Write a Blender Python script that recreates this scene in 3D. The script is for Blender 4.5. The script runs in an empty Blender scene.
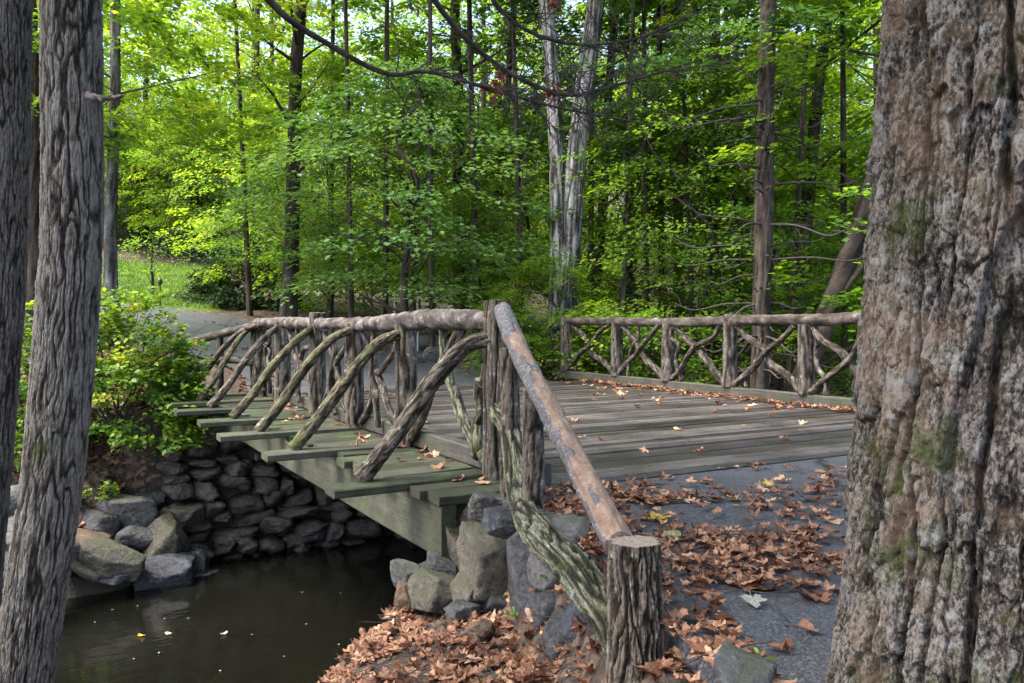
import bpy, bmesh, math, random
import numpy as np
random.seed(5)
R0 = np.random.default_rng(11)
SC = bpy.context.scene
COL = SC.collection
F, HZ, CZ = 850.0, 318.0, 1.3            # focal length in pixels, horizon row, eye height above the deck
rad = math.radians

# ------------------------------------------------------------------ noise
_p = np.random.default_rng(3).permutation(256); _p = np.concatenate([_p, _p, _p])
_g = np.random.default_rng(4).normal(size=(256, 3)); _g /= np.linalg.norm(_g, axis=1)[:, None]
def perlin(x, y, z):
    x, y, z = np.broadcast_arrays(np.asarray(x, float), np.asarray(y, float), np.asarray(z, float))
    xi, yi, zi = np.floor(x).astype(int), np.floor(y).astype(int), np.floor(z).astype(int)
    xf, yf, zf = x-xi, y-yi, z-zi
    u, v, w = (f*f*f*(f*(f*6-15)+10) for f in (xf, yf, zf))
    r = 0
    for a in (0, 1):
        for b in (0, 1):
            for c in (0, 1):
                h = _p[_p[_p[(xi+a) & 255]+((yi+b) & 255)]+((zi+c) & 255)]
                d = _g[h, 0]*(xf-a)+_g[h, 1]*(yf-b)+_g[h, 2]*(zf-c)
                r = r + d*(u if a else 1-u)*(v if b else 1-v)*(w if c else 1-w)
    return r*1.5
def fbm(x, y, z, o=4, g=0.5):
    r, a = 0, 1.0
    for i in range(o):
        r = r + a*perlin(x*2**i+17*i, y*2**i-9*i, z*2**i+5*i); a *= g
    return r
def S(v):
    v = np.clip(v, 0, 1); return v*v*(3-2*v)

# ------------------------------------------------------------------ mesh plumbing
def to_mesh(name, V, Q=None, T=None, attrs=None, smooth=True, mats=(), qm=None, tm=None):
    V = np.asarray(V, float)
    Q = np.zeros((0, 4), int) if Q is None else np.asarray(Q, int).reshape(-1, 4)
    T = np.zeros((0, 3), int) if T is None else np.asarray(T, int).reshape(-1, 3)
    me = bpy.data.meshes.new(name)
    me.vertices.add(len(V)); me.vertices.foreach_set('co', V.ravel())
    nl = Q.size+T.size
    me.loops.add(nl); me.loops.foreach_set('vertex_index', np.concatenate([Q.ravel(), T.ravel()]).astype(np.int32))
    npoly = len(Q)+len(T)
    me.polygons.add(npoly)
    st = np.concatenate([np.arange(len(Q))*4, Q.size+np.arange(len(T))*3])
    me.polygons.foreach_set('loop_start', st.astype(np.int32))
    mi = np.concatenate([np.zeros(len(Q)) if qm is None else qm, np.zeros(len(T)) if tm is None else tm]).astype(np.int32)
    me.polygons.foreach_set('material_index', mi)
    me.polygons.foreach_set('use_smooth', np.full(npoly, smooth))
    for k, v in (attrs or {}).items():
        a = me.attributes.new(k, 'FLOAT', 'POINT'); a.data.foreach_set('value', np.asarray(v, np.float32))
    for m in mats: me.materials.append(m)
    me.update(calc_edges=True); me.validate()
    return me
def obj(name, me, parent=None, loc=None, rot=None, scale=None):
    o = bpy.data.objects.new(name, me); COL.objects.link(o)
    if parent is not None: o.parent = parent
    if loc is not None: o.location = loc
    if rot is not None: o.rotation_euler = rot
    if scale is not None: o.scale = scale
    return o
def tag(o, label=None, cat=None, group=None, kind=None):
    if label: o['label'] = label
    if cat: o['category'] = cat
    if group: o['group'] = group
    if kind: o['kind'] = kind
    return o
def empty(name, loc=(0, 0, 0), rz=0.0):
    o = bpy.data.objects.new(name, None); COL.objects.link(o); o.location = loc; o.rotation_euler = (0, 0, rz)
    o.empty_display_size = .2
    return o
class MB:
    """collects shapes into one mesh"""
    def __init__(s): s.V = []; s.Q = []; s.T = []; s.A = {}; s.n = 0; s.qm = []; s.tm = []
    def add(s, V, Q=None, T=None, attrs=None, qm=0, tm=0):
        V = np.asarray(V, float); k = len(V)
        s.V.append(V)
        if Q is not None and len(Q):
            s.Q.append(np.asarray(Q)+s.n); s.qm.append(np.broadcast_to(qm, len(Q)))
        if T is not None and len(T):
            s.T.append(np.asarray(T)+s.n); s.tm.append(np.broadcast_to(tm, len(T)))
        for a in set(s.A) | set(attrs or {}):
            s.A.setdefault(a, [(np.zeros(s.n))] if s.n else [])
            v = (attrs or {}).get(a, 0.0); s.A[a].append(np.broadcast_to(v, k).astype(float))
        s.n += k
    def mesh(s, name, mats, smooth=True):
        return to_mesh(name, np.concatenate(s.V), np.concatenate(s.Q) if s.Q else None, np.concatenate(s.T) if s.T else None,
                       {k: np.concatenate(v) for k, v in s.A.items()}, smooth, mats,
                       np.concatenate(s.qm) if s.qm else None, np.concatenate(s.tm) if s.tm else None)
    def build(s, name, mats, parent=None, smooth=True, **k):
        if not isinstance(mats, (list, tuple)): mats = [mats]
        return obj(name, s.mesh(name, mats, smooth), parent, **k)

def spline(pts, n):
    P = np.asarray(pts, float)
    if len(P) == 2: return P[0]+(P[1]-P[0])*np.linspace(0, 1, n)[:, None]
    P = np.vstack([2*P[0]-P[1], P, 2*P[-1]-P[-2]])
    m = len(P)-3; u = np.linspace(0, m-1e-9, n); i = u.astype(int); f = (u-i)[:, None]
    a, b, c, d = P[i], P[i+1], P[i+2], P[i+3]
    return .5*(2*b+(c-a)*f+(2*a-5*b+4*c-d)*f**2+(3*b-a-3*c+d)*f**3)
def frames(C):
    t = np.gradient(C, axis=0); t /= np.linalg.norm(t, axis=1)[:, None]+1e-12
    n = np.zeros_like(t); a = np.array([1., 0, 0]) if abs(t[0, 0]) < .8 else np.array([0, 1., 0])
    v = a-t[0]*a.dot(t[0]); n[0] = v/np.linalg.norm(v)
    for i in range(1, len(t)):
        v = n[i-1]-t[i]*n[i-1].dot(t[i]); n[i] = v/(np.linalg.norm(v)+1e-12)
    return t, n, np.cross(t, n)
def tube(mb, pts, radii, nr=12, ns=20, bark=None, seed=0, cap=True, capmat=0, C=None, Rr=None, wob=0.0):
    """log / trunk / twig along a path; bark(x,y,s,seed)->(height in m, tone 0..1)"""
    if C is None: C = spline(pts, ns)
    ns = len(C)
    if Rr is None:
        r = np.atleast_1d(np.asarray(radii, float)); Rr = np.interp(np.linspace(0, 1, ns), np.linspace(0, 1, len(r)), r)
    t, n, b = frames(C)
    s = np.concatenate([[0], np.cumsum(np.linalg.norm(np.diff(C, axis=0), axis=1))])
    th = np.linspace(0, 2*np.pi, nr, endpoint=False)
    ct, st = np.cos(th)[None, :], np.sin(th)[None, :]
    rr = np.broadcast_to(Rr[:, None], (ns, nr)).copy(); tone = np.full((ns, nr), .5)
    if wob: rr = rr*(1+wob*perlin(ct*1.3+seed, st*1.3, s[:, None]*2.2+seed*3))
    if bark is not None:
        rm = max(Rr.mean(), 1e-4)
        dh, tone = bark(ct*rm+seed*7.1, st*rm-seed*3.3, np.broadcast_to(s[:, None], (ns, nr))+seed*1.7)
        rr = rr+dh
    V = C[:, None, :]+rr[..., None]*(ct[..., None]*n[:, None, :]+st[..., None]*b[:, None, :])
    idx = np.arange(ns*nr).reshape(ns, nr); nx = np.roll(idx, -1, axis=1)
    Q = np.stack([idx[:-1], nx[:-1], nx[1:], idx[1:]], -1).reshape(-1, 4)
    mb.add(V.reshape(-1, 3), Q, None, {'h': tone.ravel(), 'rad': np.ones(ns*nr)})
    if cap:
        for e, k in ((0, -1), (ns-1, 1)):
            fr = np.array([1, .8, .6, .4, .2, .06]) if nr >= 16 else np.array([1, .4])
            W = (C[e][None, None]+(V[e]-C[e])[None]*fr[:, None, None]).reshape(-1, 3)
            if nr >= 16:
                W = W+t[e]*k*(.006*fbm(W[:, 0]*30, W[:, 1]*30, W[:, 2]*30, 2)*(np.repeat(fr, nr) < .99))[:, None]
            m = len(fr); ii = np.arange(m*nr).reshape(m, nr); jj = np.roll(ii, -1, axis=1)
            q = np.stack([ii[:-1], ii[1:], jj[1:], jj[:-1]], -1).reshape(-1, 4)
            tt = np.stack([ii[-1], np.full(nr, m*nr), jj[-1]], -1)
            if k > 0: q = q[:, ::-1]; tt = tt[:, ::-1]
            q = q[:, ::-1]; tt = tt[:, ::-1]
            mb.add(np.vstack([W, C[e]]), q, tt, {'h': .6, 'rad': np.append(np.repeat(fr, nr), 0)}, qm=capmat, tm=capmat)
    return V

# bark reliefs -------------------------------------------------------
def furrow(f=9, stretch=.22, amp=.012, fine=.004, soft=.22, warp=.5):
    def fn(x, y, s):
        w = warp*perlin(x*f*.4, y*f*.4, s*f*stretch*1.3)
        w2 = .25*warp*perlin(x*f*1.5, y*f*1.5, s*f*stretch*5)
        n1 = perlin(x*f+w+w2, y*f-w, s*f*stretch)
        n2 = perlin(x*f*2.2+9, y*f*2.2+w+w2, s*f*stretch*2.0+4)
        n3 = perlin(x*f*4.6+3, y*f*4.6, s*f*stretch*5+4)
        a = S(np.abs(n1)/soft); b = S(np.abs(n2)/(soft*1.2)); c = S(np.abs(n3)/.3)
        fi = fbm(x*f*5, y*f*5, s*f*1.6, 3)
        h = a*(.45+.35*b+.2*c)
        return amp*(h-.6)+fine*fi, np.clip(h*.85+.16*fi+.03, 0, 1)
    return fn
def knobbly(f=8, amp=.006):
    def fn(x, y, s):
        n1 = fbm(x*f, y*f, s*f*.6, 4)
        n2 = np.abs(perlin(x*f*2.5, y*f*2.5, s*f*.9))
        return amp*n1+amp*.5*S(n2/.3), np.clip(.5+.45*n1, 0, 1)
    return fn

# ------------------------------------------------------------------ materials
def mat(name):
    m = bpy.data.materials.new(name); m.use_nodes = True
    nt = m.node_tree; nt.nodes.clear()
    out = nt.nodes.new('ShaderNodeOutputMaterial')
    def N(typ, **kw):
        nd = nt.nodes.new('ShaderNode'+typ)
        for k, v in kw.items():
            if k.startswith('_'): setattr(nd, k[1:], v)
            else:
                key = int(k[1:]) if k[0] == 'i' and k[1:].isdigit() else k.replace('__', ' ')
                s = nd.inputs[key]
                if isinstance(v, bpy.types.NodeSocket): nt.links.new(v, s)
                else: s.default_value = v
        return nd
    def L(a, b): nt.links.new(a, b)
    return m, N, L, out
def c4(c): return (c[0], c[1], c[2], 1)
def ramp(N, fac, stops):
    r = N('ValToRGB', Fac=fac); e = r.color_ramp.elements
    while len(e) < len(stops): e.new(.5)
    for el, (p, c) in zip(e, stops): el.position = p; el.color = c4(c) if not isinstance(c, (int, float)) else (c, c, c, 1)
    return r.outputs[0]
def mixc(N, f, a, b, mode='MIX'):
    nd = N('Mix', _data_type='RGBA', _blend_type=mode)
    def put(s, v):
        if isinstance(v, bpy.types.NodeSocket): nd.id_data.links.new(v, s)
        else: s.default_value = c4(v) if isinstance(v, (tuple, list)) else v
    put(nd.inputs[0], f); put(nd.inputs[6], a); put(nd.inputs[7], b)
    return nd.outputs[2]
def math_(N, op, a, b=None):
    nd = N('Math', _operation=op); L = nd.id_data.links.new
    for i, v in enumerate((a, b)):
        if v is None: continue
        if isinstance(v, bpy.types.NodeSocket): L(v, nd.inputs[i])
        else: nd.inputs[i].default_value = v
    return nd.outputs[0]
def attr(N, n): return N('Attribute', _attribute_name=n).outputs['Fac']
def noise(N, co, scale, detail=4, rough=.6):
    return N('TexNoise', Vector=co, Scale=scale, Detail=detail, Roughness=rough).outputs['Fac']
def coords(N, scale=None, kind='Object'):
    o = N('TexCoord').outputs[kind]
    if scale: o = N('Mapping', Vector=o, Scale=scale).outputs[0]
    return o

def bark_mat(name, dark, mid, light, moss=0.0, flake=None, contrast=1.3, mosscol=(.045, .06, .012), lichen=0.0, lichcol=(.42, .45, .44), moss_scale=5, rough=.85, bump=.5, fine=90, spec=.25, patch=None):
    m, N, L, out = mat(name)
    co = coords(N)
    h = attr(N, 'h')
    n1 = noise(N, co, 7, 5); n2 = noise(N, N('Mapping', Vector=co, Scale=(1, 1, .45)).outputs[0], fine, 5, .75)
    f = math_(N, 'ADD', h, math_(N, 'MULTIPLY', math_(N, 'SUBTRACT', n2, .5), contrast))
    f = math_(N, 'ADD', f, math_(N, 'MULTIPLY', math_(N, 'SUBTRACT', n1, .5), .5))
    hb = n2
    if flake:
        wv = N('VectorMath', _operation='ADD', i0=co, i1=N('VectorMath', _operation='SCALE', i0=N('TexNoise', Vector=co, Scale=flake*.8, Detail=3.0).outputs['Color'], Scale=.9/flake).outputs[0]).outputs[0]
        wv = N('Mapping', Vector=wv, Scale=(1, 1, .38)).outputs[0]
        vo = N('TexVoronoi', Vector=wv, Scale=flake, _feature='DISTANCE_TO_EDGE').outputs['Distance']
        vc = N('SeparateColor', Color=N('TexVoronoi', Vector=wv, Scale=flake).outputs['Color']).outputs[0]
        ck = ramp(N, vo, [(0, 0), (.10, .8), (.25, 1)])
        f = math_(N, 'ADD', f, math_(N, 'MULTIPLY', math_(N, 'SUBTRACT', vc, .5), .35))
        f = math_(N, 'ADD', f, math_(N, 'MULTIPLY', math_(N, 'SUBTRACT', ck, .85), .5))
        hb = math_(N, 'ADD', n2, math_(N, 'MULTIPLY', ck, .6)); hb = math_(N, 'ADD', hb, math_(N, 'MULTIPLY', vc, .5))
    c = ramp(N, f, [(.12, dark), (.5, mid), (.95, light)])
    if patch:
        pf = ramp(N, noise(N, co, patch[1], 5, .65), [(.5, 0), (.58, 1)])
        c = mixc(N, math_(N, 'MULTIPLY', pf, .38), c, patch[0])
    if lichen:
        lf = ramp(N, math_(N, 'ADD', noise(N, co, 11, 6, .75), math_(N, 'MULTIPLY', h, .12)), [(.70-lichen*.12, 0), (.80-lichen*.12, 1)])
        lf = math_(N, 'MULTIPLY', lf, math_(N, 'GREATER_THAN', h, .4))
        c = mixc(N, math_(N, 'MULTIPLY', lf, .55), c, lichcol)
    if moss:
        mf = ramp(N, noise(N, co, moss_scale, 6, .7), [(.68-moss*.3, 0), (.78-moss*.3, 1)])
        mc = mixc(N, noise(N, co, 60, 2), (mosscol[0]*.5, mosscol[1]*.55, mosscol[2]*.5), (mosscol[0]*1.7, mosscol[1]*1.7, mosscol[2]*1.5))
        c = mixc(N, math_(N, 'MULTIPLY', mf, .85), c, mc)
    bp = N('Bump', Strength=bump, Distance=.016, Height=hb)
    p = N('BsdfPrincipled', Base__Color=c, Roughness=rough, Normal=bp.outputs[0])
    p.inputs['Specular IOR Level'].default_value = spec
    L(p.outputs[0], out.inputs[0]); return m

def leaf_mat(name, a, b, c, trans=.45, tcol=(1.5, 1.5, .7), rough=.45, jitter=.3):
    m, N, L, out = mat(name)
    t = attr(N, 'tint')
    oi = N('ObjectInfo').outputs['Random']
    t2 = math_(N, 'ADD', t, math_(N, 'MULTIPLY', math_(N, 'SUBTRACT', oi, .5), jitter))
    col = ramp(N, t2, [(0, a), (.5, b), (1, c)])
    if name.startswith('dry'):
        b_ = noise(N, coords(N), 30, 4, .7)
        col = mixc(N, 1.0, col, ramp(N, b_, [(.35, .45), (.62, 1.15)]), 'MULTIPLY')
    p = N('BsdfPrincipled', Base__Color=col, Roughness=rough); p.inputs['Specular IOR Level'].default_value = .35
    tr = N('BsdfTranslucent', Color=mixc(N, 1.0, col, tcol, 'MULTIPLY'))
    ms = N('MixShader', Fac=trans); L(p.outputs[0], ms.inputs[1]); L(tr.outputs[0], ms.inputs[2])
    L(ms.outputs[0], out.inputs[0]); return m

def wood_mat(name, a, b, c, moss=0.0, rough=.6, grain=(1.2, 26, 26), lichen=0.0):
    m, N, L, out = mat(name)
    co = coords(N); tn = attr(N, 'tint')
    gv = N('Mapping', Vector=co, Scale=grain).outputs[0]
    off = N('CombineXYZ', X=math_(N, 'MULTIPLY', tn, 37.0), Y=math_(N, 'MULTIPLY', tn, 11.0)).outputs[0]
    gv = N('VectorMath', _operation='ADD', i0=gv, i1=off).outputs[0]
    g = noise(N, gv, 1.6, 6, .7); big = noise(N, co, 1.7, 4); sp = noise(N, co, 55, 3, .7)
    f = math_(N, 'ADD', math_(N, 'MULTIPLY', g, .75), math_(N, 'MULTIPLY', math_(N, 'SUBTRACT', tn, .1), .36))
    f = math_(N, 'ADD', f, math_(N, 'MULTIPLY', math_(N, 'SUBTRACT', big, .5), .6))
    col = ramp(N, f, [(.2, a), (.52, b), (.85, c)])
    if moss:
        mf = ramp(N, math_(N, 'ADD', noise(N, co, 2.3, 5, .7), math_(N, 'MULTIPLY', sp, .15)), [(.72-moss*.3, 0), (.86-moss*.3, 1)])
        col = mixc(N, math_(N, 'MULTIPLY', mf, .8), col, (.05, .075, .025))
    stn = ramp(N, noise(N, co, 3.4, 6, .75), [(.42, 1), (.60, .45)])
    col = mixc(N, 1.0, col, stn, 'MULTIPLY')
    bp = N('Bump', Strength=.7, Distance=.012, Height=g)
    rr = ramp(N, big, [(.3, rough-.2), (.7, rough+.12)])
    p = N('BsdfPrincipled', Base__Color=col, Roughness=rr, Normal=bp.outputs[0])
    L(p.outputs[0], out.inputs[0]); return m

def rock_mat(name, a, b, c, moss=.2, rough=.55, lichen=.3, band=0.0):
    m, N, L, out = mat(name)
    co = coords(N); oi = N('ObjectInfo').outputs['Random']
    co = N('VectorMath', _operation='ADD', i0=co, i1=N('CombineXYZ', X=math_(N, 'MULTIPLY', oi, 19.0)).outputs[0]).outputs[0]
    tn = attr(N, 'tint')
    n1 = noise(N, co, 4.5, 6, .65); n2 = noise(N, co, 24, 6, .75)
    if band:
        bv = N('Mapping', Vector=co, Scale=(2, 2, 16), Rotation=(.4, .25, 0)).outputs[0]
        n1 = math_(N, 'ADD', math_(N, 'MULTIPLY', n1, 1-band), math_(N, 'MULTIPLY', noise(N, bv, 1.5, 5, .65), band))
    f = math_(N, 'ADD', math_(N, 'MULTIPLY', n1, .85), math_(N, 'MULTIPLY', math_(N, 'SUBTRACT', n2, .4), 1.25))
    f = math_(N, 'ADD', f, math_(N, 'MULTIPLY', tn, .22))
    col = ramp(N, f, [(.3, a), (.55, b), (.85, c)])
    if lichen:
        lf = ramp(N, noise(N, co, 9, 6, .8), [(.60, 0), (.68, 1)])
        col = mixc(N, math_(N, 'MULTIPLY', lf, lichen), col, (.32, .34, .31))
    if moss:
        up = N('SeparateXYZ', Vector=N('NewGeometry').outputs['Normal']).outputs[2]
        mf = ramp(N, math_(N, 'ADD', noise(N, co, 6, 5, .7), math_(N, 'MULTIPLY', up, .2)), [(.72-moss*.25, 0), (.85-moss*.25, 1)])
        col = mixc(N, math_(N, 'MULTIPLY', mf, .75), col, (.04, .052, .016))
    bp = N('Bump', Strength=.9, Distance=.03, Height=f)
    p = N('BsdfPrincipled', Base__Color=col, Roughness=ramp(N, n1, [(.3, rough-.22), (.7, rough+.2)]), Normal=bp.outputs[0])
    L(p.outputs[0], out.inputs[0]); return m

M = {}
M['bark_big'] = bark_mat('bark_big', (.0035, .003, .0022), (.037, .031, .0245), (.20, .182, .162), moss=.45, moss_scale=3.6, mosscol=(.032, .042, .007), lichen=.7, lichcol=(.27, .285, .285), bump=1, fine=95, contrast=2.7, patch=((.2, .14, .095), 3.0))
M['bark_grey'] = bark_mat('bark_grey', (.008, .006, .0045), (.066, .057, .047), (.205, .19, .165), moss=.26, lichen=.6, lichcol=(.17, .2, .165), fine=110, moss_scale=3, bump=.8, contrast=1.2)
M['bark_bg'] = bark_mat('bark_bg', (.012, .009, .007), (.045, .034, .027), (.10, .082, .07), moss=.12, fine=40)
M['bark_bg_grey'] = bark_mat('bark_bg_grey', (.03, .026, .022), (.13, .12, .11), (.3, .29, .27), lichen=.5, moss=.15, fine=40)
M['bark_pale'] = bark_mat('bark_pale', (.03, .028, .026), (.19, .184, .18), (.45, .44, .445), moss=.16, mosscol=(.03, .035, .012), lichen=.2, fine=30)
M['log'] = bark_mat('log', (.008, .006, .004), (.053, .043, .031), (.155, .132, .106), moss=.1, lichen=.35, fine=80)
M['log_moss'] = bark_mat('log_moss', (.009, .008, .004), (.054, .047, .026), (.14, .128, .08), moss=.42, mosscol=(.055, .072, .014), lichen=.25, fine=80, moss_scale=4)
M['log_net'] = bark_mat('log_net', (.007, .007, .004), (.054, .055, .032), (.20, .205, .145), moss=.33, mosscol=(.06, .078, .018), lichen=.3, fine=90)
M['log_grey'] = bark_mat('log_grey', (.014, .011, .010), (.066, .055, .049), (.20, .178, .168), moss=.03, lichen=.6, lichcol=(.42, .42, .42), fine=60)
M['log_dark'] = bark_mat('log_dark', (.009, .007, .005), (.047, .038, .031), (.125, .11, .096), moss=.1, lichen=.25, fine=60)
M['twig'] = bark_mat('twig', (.02, .016, .014), (.05, .042, .038), (.13, .115, .105), fine=60)
def peeled():
    m, N, L, out = mat('peeled_log')
    co = coords(N); h = attr(N, 'h')
    n2 = noise(N, co, 50, 5, .75); n3 = noise(N, N('Mapping', Vector=co, Scale=(2.5, .35, 2.5)).outputs[0], 7, 5, .7)
    wood = ramp(N, math_(N, 'ADD', math_(N, 'MULTIPLY', n3, .6), math_(N, 'MULTIPLY', n2, .4)), [(.32, (.085, .050, .034)), (.5, (.20, .130, .088)), (.70, (.37, .28, .215))])
    brk = ramp(N, n2, [(.3, (.025, .023, .024)), (.55, (.10, .095, .098)), (.7, (.42, .42, .44))])
    c = mixc(N, ramp(N, math_(N, 'ADD', h, math_(N, 'MULTIPLY', math_(N, 'SUBTRACT', n2, .5), .9)), [(.36, 0), (.56, 1)]), wood, brk)
    p = N('BsdfPrincipled', Base__Color=c, Roughness=.7, Normal=N('Bump', Strength=.5, Distance=.01, Height=n2).outputs[0])
    L(p.outputs[0], out.inputs[0]); return m
M['peeled'] = peeled()
def endgrain():
    m, N, L, out = mat('end_grain')
    r = attr(N, 'rad'); co = coords(N)
    n2 = noise(N, co, 40, 4); n3 = noise(N, co, 9, 3)
    ph = math_(N, 'ADD', math_(N, 'MULTIPLY', r, 55.0), math_(N, 'MULTIPLY', n3, 9.0))
    w = math_(N, 'MULTIPLY', math_(N, 'ADD', math_(N, 'SINE', ph), 1.0), .5)
    f = math_(N, 'ADD', math_(N, 'MULTIPLY', w, .35), math_(N, 'MULTIPLY', n2, .65))
    c = ramp(N, f, [(.2, (.06, .045, .035)), (.5, (.2, .16, .125)), (.8, (.33, .28, .235))])
    p = N('BsdfPrincipled', Base__Color=c, Roughness=.8, Normal=N('Bump', Strength=.5, Distance=.006, Height=f).outputs[0])
    L(p.outputs[0], out.inputs[0]); return m
M['end'] = endgrain()
M['deck'] = wood_mat('deck_wood', (.011, .010, .009), (.054, .047, .044), (.175, .158, .15), rough=.42)
M['walk'] = wood_mat('walk_wood', (.011, .012, .007), (.040, .043, .026), (.115, .115, .08), moss=.6, rough=.6)
M['beam'] = wood_mat('beam_wood', (.014, .015, .009), (.05, .052, .032), (.13, .128, .088), moss=.5, rough=.7, grain=(26, 1.0, 26))
M['curb'] = wood_mat('curb_wood', (.018, .018, .013), (.058, .056, .042), (.12, .115, .095), moss=.35, rough=.65, grain=(26, 1.2, 26))
M['rock_dark'] = rock_mat('rock_dark', (.006, .006, .007), (.021, .022, .024), (.085, .088, .094), moss=.16, rough=.42, band=.3)
M['rock_grey'] = rock_mat('rock_grey', (.012, .012, .011), (.047, .045, .043), (.145, .142, .138), moss=.25, band=.2)
M['rock_tan'] = rock_mat('rock_tan', (.010, .009, .006), (.042, .037, .026), (.135, .12, .09), moss=.4, band=.25)
M['rock_rust'] = rock_mat('rock_rust', (.022, .012, .007), (.095, .052, .028), (.19, .13, .09), moss=.05, lichen=.1)
M['rock_wet'] = rock_mat('rock_wet', (.007, .008, .011), (.024, .028, .038), (.085, .095, .115), moss=.05, rough=.32, lichen=.15)
M['masonry'] = rock_mat('masonry', (.012, .010, .008), (.046, .038, .031), (.13, .112, .092), moss=.15, rough=.42, lichen=.2)
M['mortar'] = rock_mat('mortar', (.015, .014, .013), (.04, .037, .033), (.07, .064, .058), moss=.1, rough=.8, lichen=0)
M['leaf_light'] = leaf_mat('leaf_light', (.055, .125, .014), (.125, .225, .022), (.25, .33, .035), trans=.54, tcol=(2.4, 2.2, .9))
M['leaf_yellow'] = leaf_mat('leaf_yellow', (.065, .15, .016), (.14, .235, .024), (.29, .325, .036), trans=.53, tcol=(2.1, 2.0, .8))
M['leaf_mid'] = leaf_mat('leaf_mid', (.036, .09, .014), (.085, .17, .022), (.17, .26, .033), trans=.52, tcol=(2.5, 2.3, .9))
M['leaf_dark'] = leaf_mat('leaf_dark', (.027, .075, .022), (.058, .13, .034), (.12, .20, .055), trans=.4, tcol=(1.9, 1.9, .9))
M['leaf_bush'] = leaf_mat('leaf_bush', (.035, .10, .016), (.10, .20, .024), (.36, .38, .04), trans=.45, tcol=(2, 1.9, .7))  # bright end puts the bank bush's sunlit yellow into the leaf colour
M['leaf_hedge'] = leaf_mat('leaf_hedge', (.02, .045, .014), (.04, .08, .022), (.08, .13, .035), trans=.25)
M['grass'] = leaf_mat('grass', (.06, .13, .018), (.11, .19, .026), (.19, .26, .04), trans=.3)
M['sprig'] = leaf_mat('sprig', (.06, .13, .025), (.11, .21, .04), (.2, .3, .06), trans=.35)
M['dry_leaf'] = leaf_mat('dry_leaf', (.09, .034, .018), (.31, .152, .086), (.57, .375, .24), trans=.18, tcol=(1.3, .9, .6), rough=.55, jitter=.9)
M['dry_yellow'] = leaf_mat('dry_yellow', (.5, .34, .05), (.6, .42, .06), (.66, .5, .1), trans=.3, tcol=(1.2, 1, .5))
M['dry_pale'] = leaf_mat('dry_pale', (.3, .3, .25), (.38, .37, .32), (.45, .44, .4), trans=.2, tcol=(1, 1, .9))
M['dry_green'] = leaf_mat('dry_green', (.2, .24, .1), (.3, .33, .16), (.36, .38, .2), trans=.3, tcol=(1, 1, .7))
M['dead_red'] = leaf_mat('dead_red', (.13, .045, .025), (.24, .09, .05), (.35, .16, .09), trans=.3, tcol=(1.4, .8, .5))

def ground_mat():
    m, N, L, out = mat('forest_floor')
    co = coords(N, kind='Object')
    n1 = noise(N, co, .6, 6, .65); n2 = noise(N, co, 9, 6, .7)
    v = N('TexVoronoi', Vector=N('VectorMath', _operation='ADD', i0=co, i1=N('VectorMath', _operation='SCALE', i0=N('TexNoise', Vector=co, Scale=14.0, Detail=4.0).outputs['Color'], Scale=.22).outputs[0]).outputs[0], Scale=15.0, Randomness=1.0)
    vv = N('SeparateColor', Color=v.outputs['Color']).outputs[0]
    leafc = ramp(N, vv, [(0, (.05, .028, .018)), (.35, (.10, .06, .038)), (.6, (.17, .10, .06)), (.9, (.26, .17, .105))])
    soil = ramp(N, n2, [(.3, (.012, .009, .006)), (.7, (.038, .029, .021))])
    c = mixc(N, math_(N, 'MULTIPLY', ramp(N, n1, [(.38, 0), (.6, .9)]), ramp(N, N('SeparateColor', Color=v.outputs['Color']).outputs[1], [(.35, 0), (.5, 1)])), soil, leafc)
    z = N('SeparateXYZ', Vector=co).outputs[2]
    wet = ramp(N, N('MapRange', Value=z, i1=-2.9, i2=-1.0).outputs[0], [(.25, 1), (.8, 0)])
    c = mixc(N, math_(N, 'MULTIPLY', wet, .8), c, (.045, .038, .024))
    hh = math_(N, 'ADD', n2, math_(N, 'MULTIPLY', v.outputs['Distance'], .5))
    p = N('BsdfPrincipled', Base__Color=c, Roughness=.8, Normal=N('Bump', Strength=.8, Distance=.04, Height=hh).outputs[0])
    L(p.outputs[0], out.inputs[0]); return m
M['ground'] = ground_mat()
def asphalt():
    m, N, L, out = mat('asphalt')
    co = coords(N)
    n1 = noise(N, co, 1.1, 5, .6); n2 = noise(N, co, 170, 3, .8)
    sp = N('TexVoronoi', Vector=co, Scale=110.0); spc = N('SeparateColor', Color=sp.outputs['Color']).outputs[1]
    cv = N('TexVoronoi', Vector=N('VectorMath', _operation='ADD', i0=co, i1=N('VectorMath', _operation='SCALE', i0=N('TexNoise', Vector=co, Scale=3.0, Detail=5.0).outputs['Color'], Scale=.35).outputs[0]).outputs[0], Scale=.28, _feature='DISTANCE_TO_EDGE').outputs['Distance']
    crack = ramp(N, cv, [(0, 1), (.006, .9), (.011, 0)])
    f = math_(N, 'ADD', math_(N, 'MULTIPLY', n2, .5), math_(N, 'MULTIPLY', spc, .4))
    c = ramp(N, f, [(.25, (.014, .015, .019)), (.5, (.055, .058, .070)), (.8, (.2, .205, .22))])
    c = mixc(N, ramp(N, n1, [(.35, 0), (.7, .35)]), c, (.05, .052, .06))
    c = mixc(N, crack, c, (.012, .011, .01))
    ht = math_(N, 'SUBTRACT', math_(N, 'ADD', f, 0), math_(N, 'MULTIPLY', crack, .8))
    p = N('BsdfPrincipled', Base__Color=c, Roughness=ramp(N, n1, [(.3, .42), (.7, .68)]), Normal=N('Bump', Strength=.45, Distance=.004, Height=ht).outputs[0])
    L(p.outputs[0], out.inputs[0]); return m
M['asphalt'] = asphalt()
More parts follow.
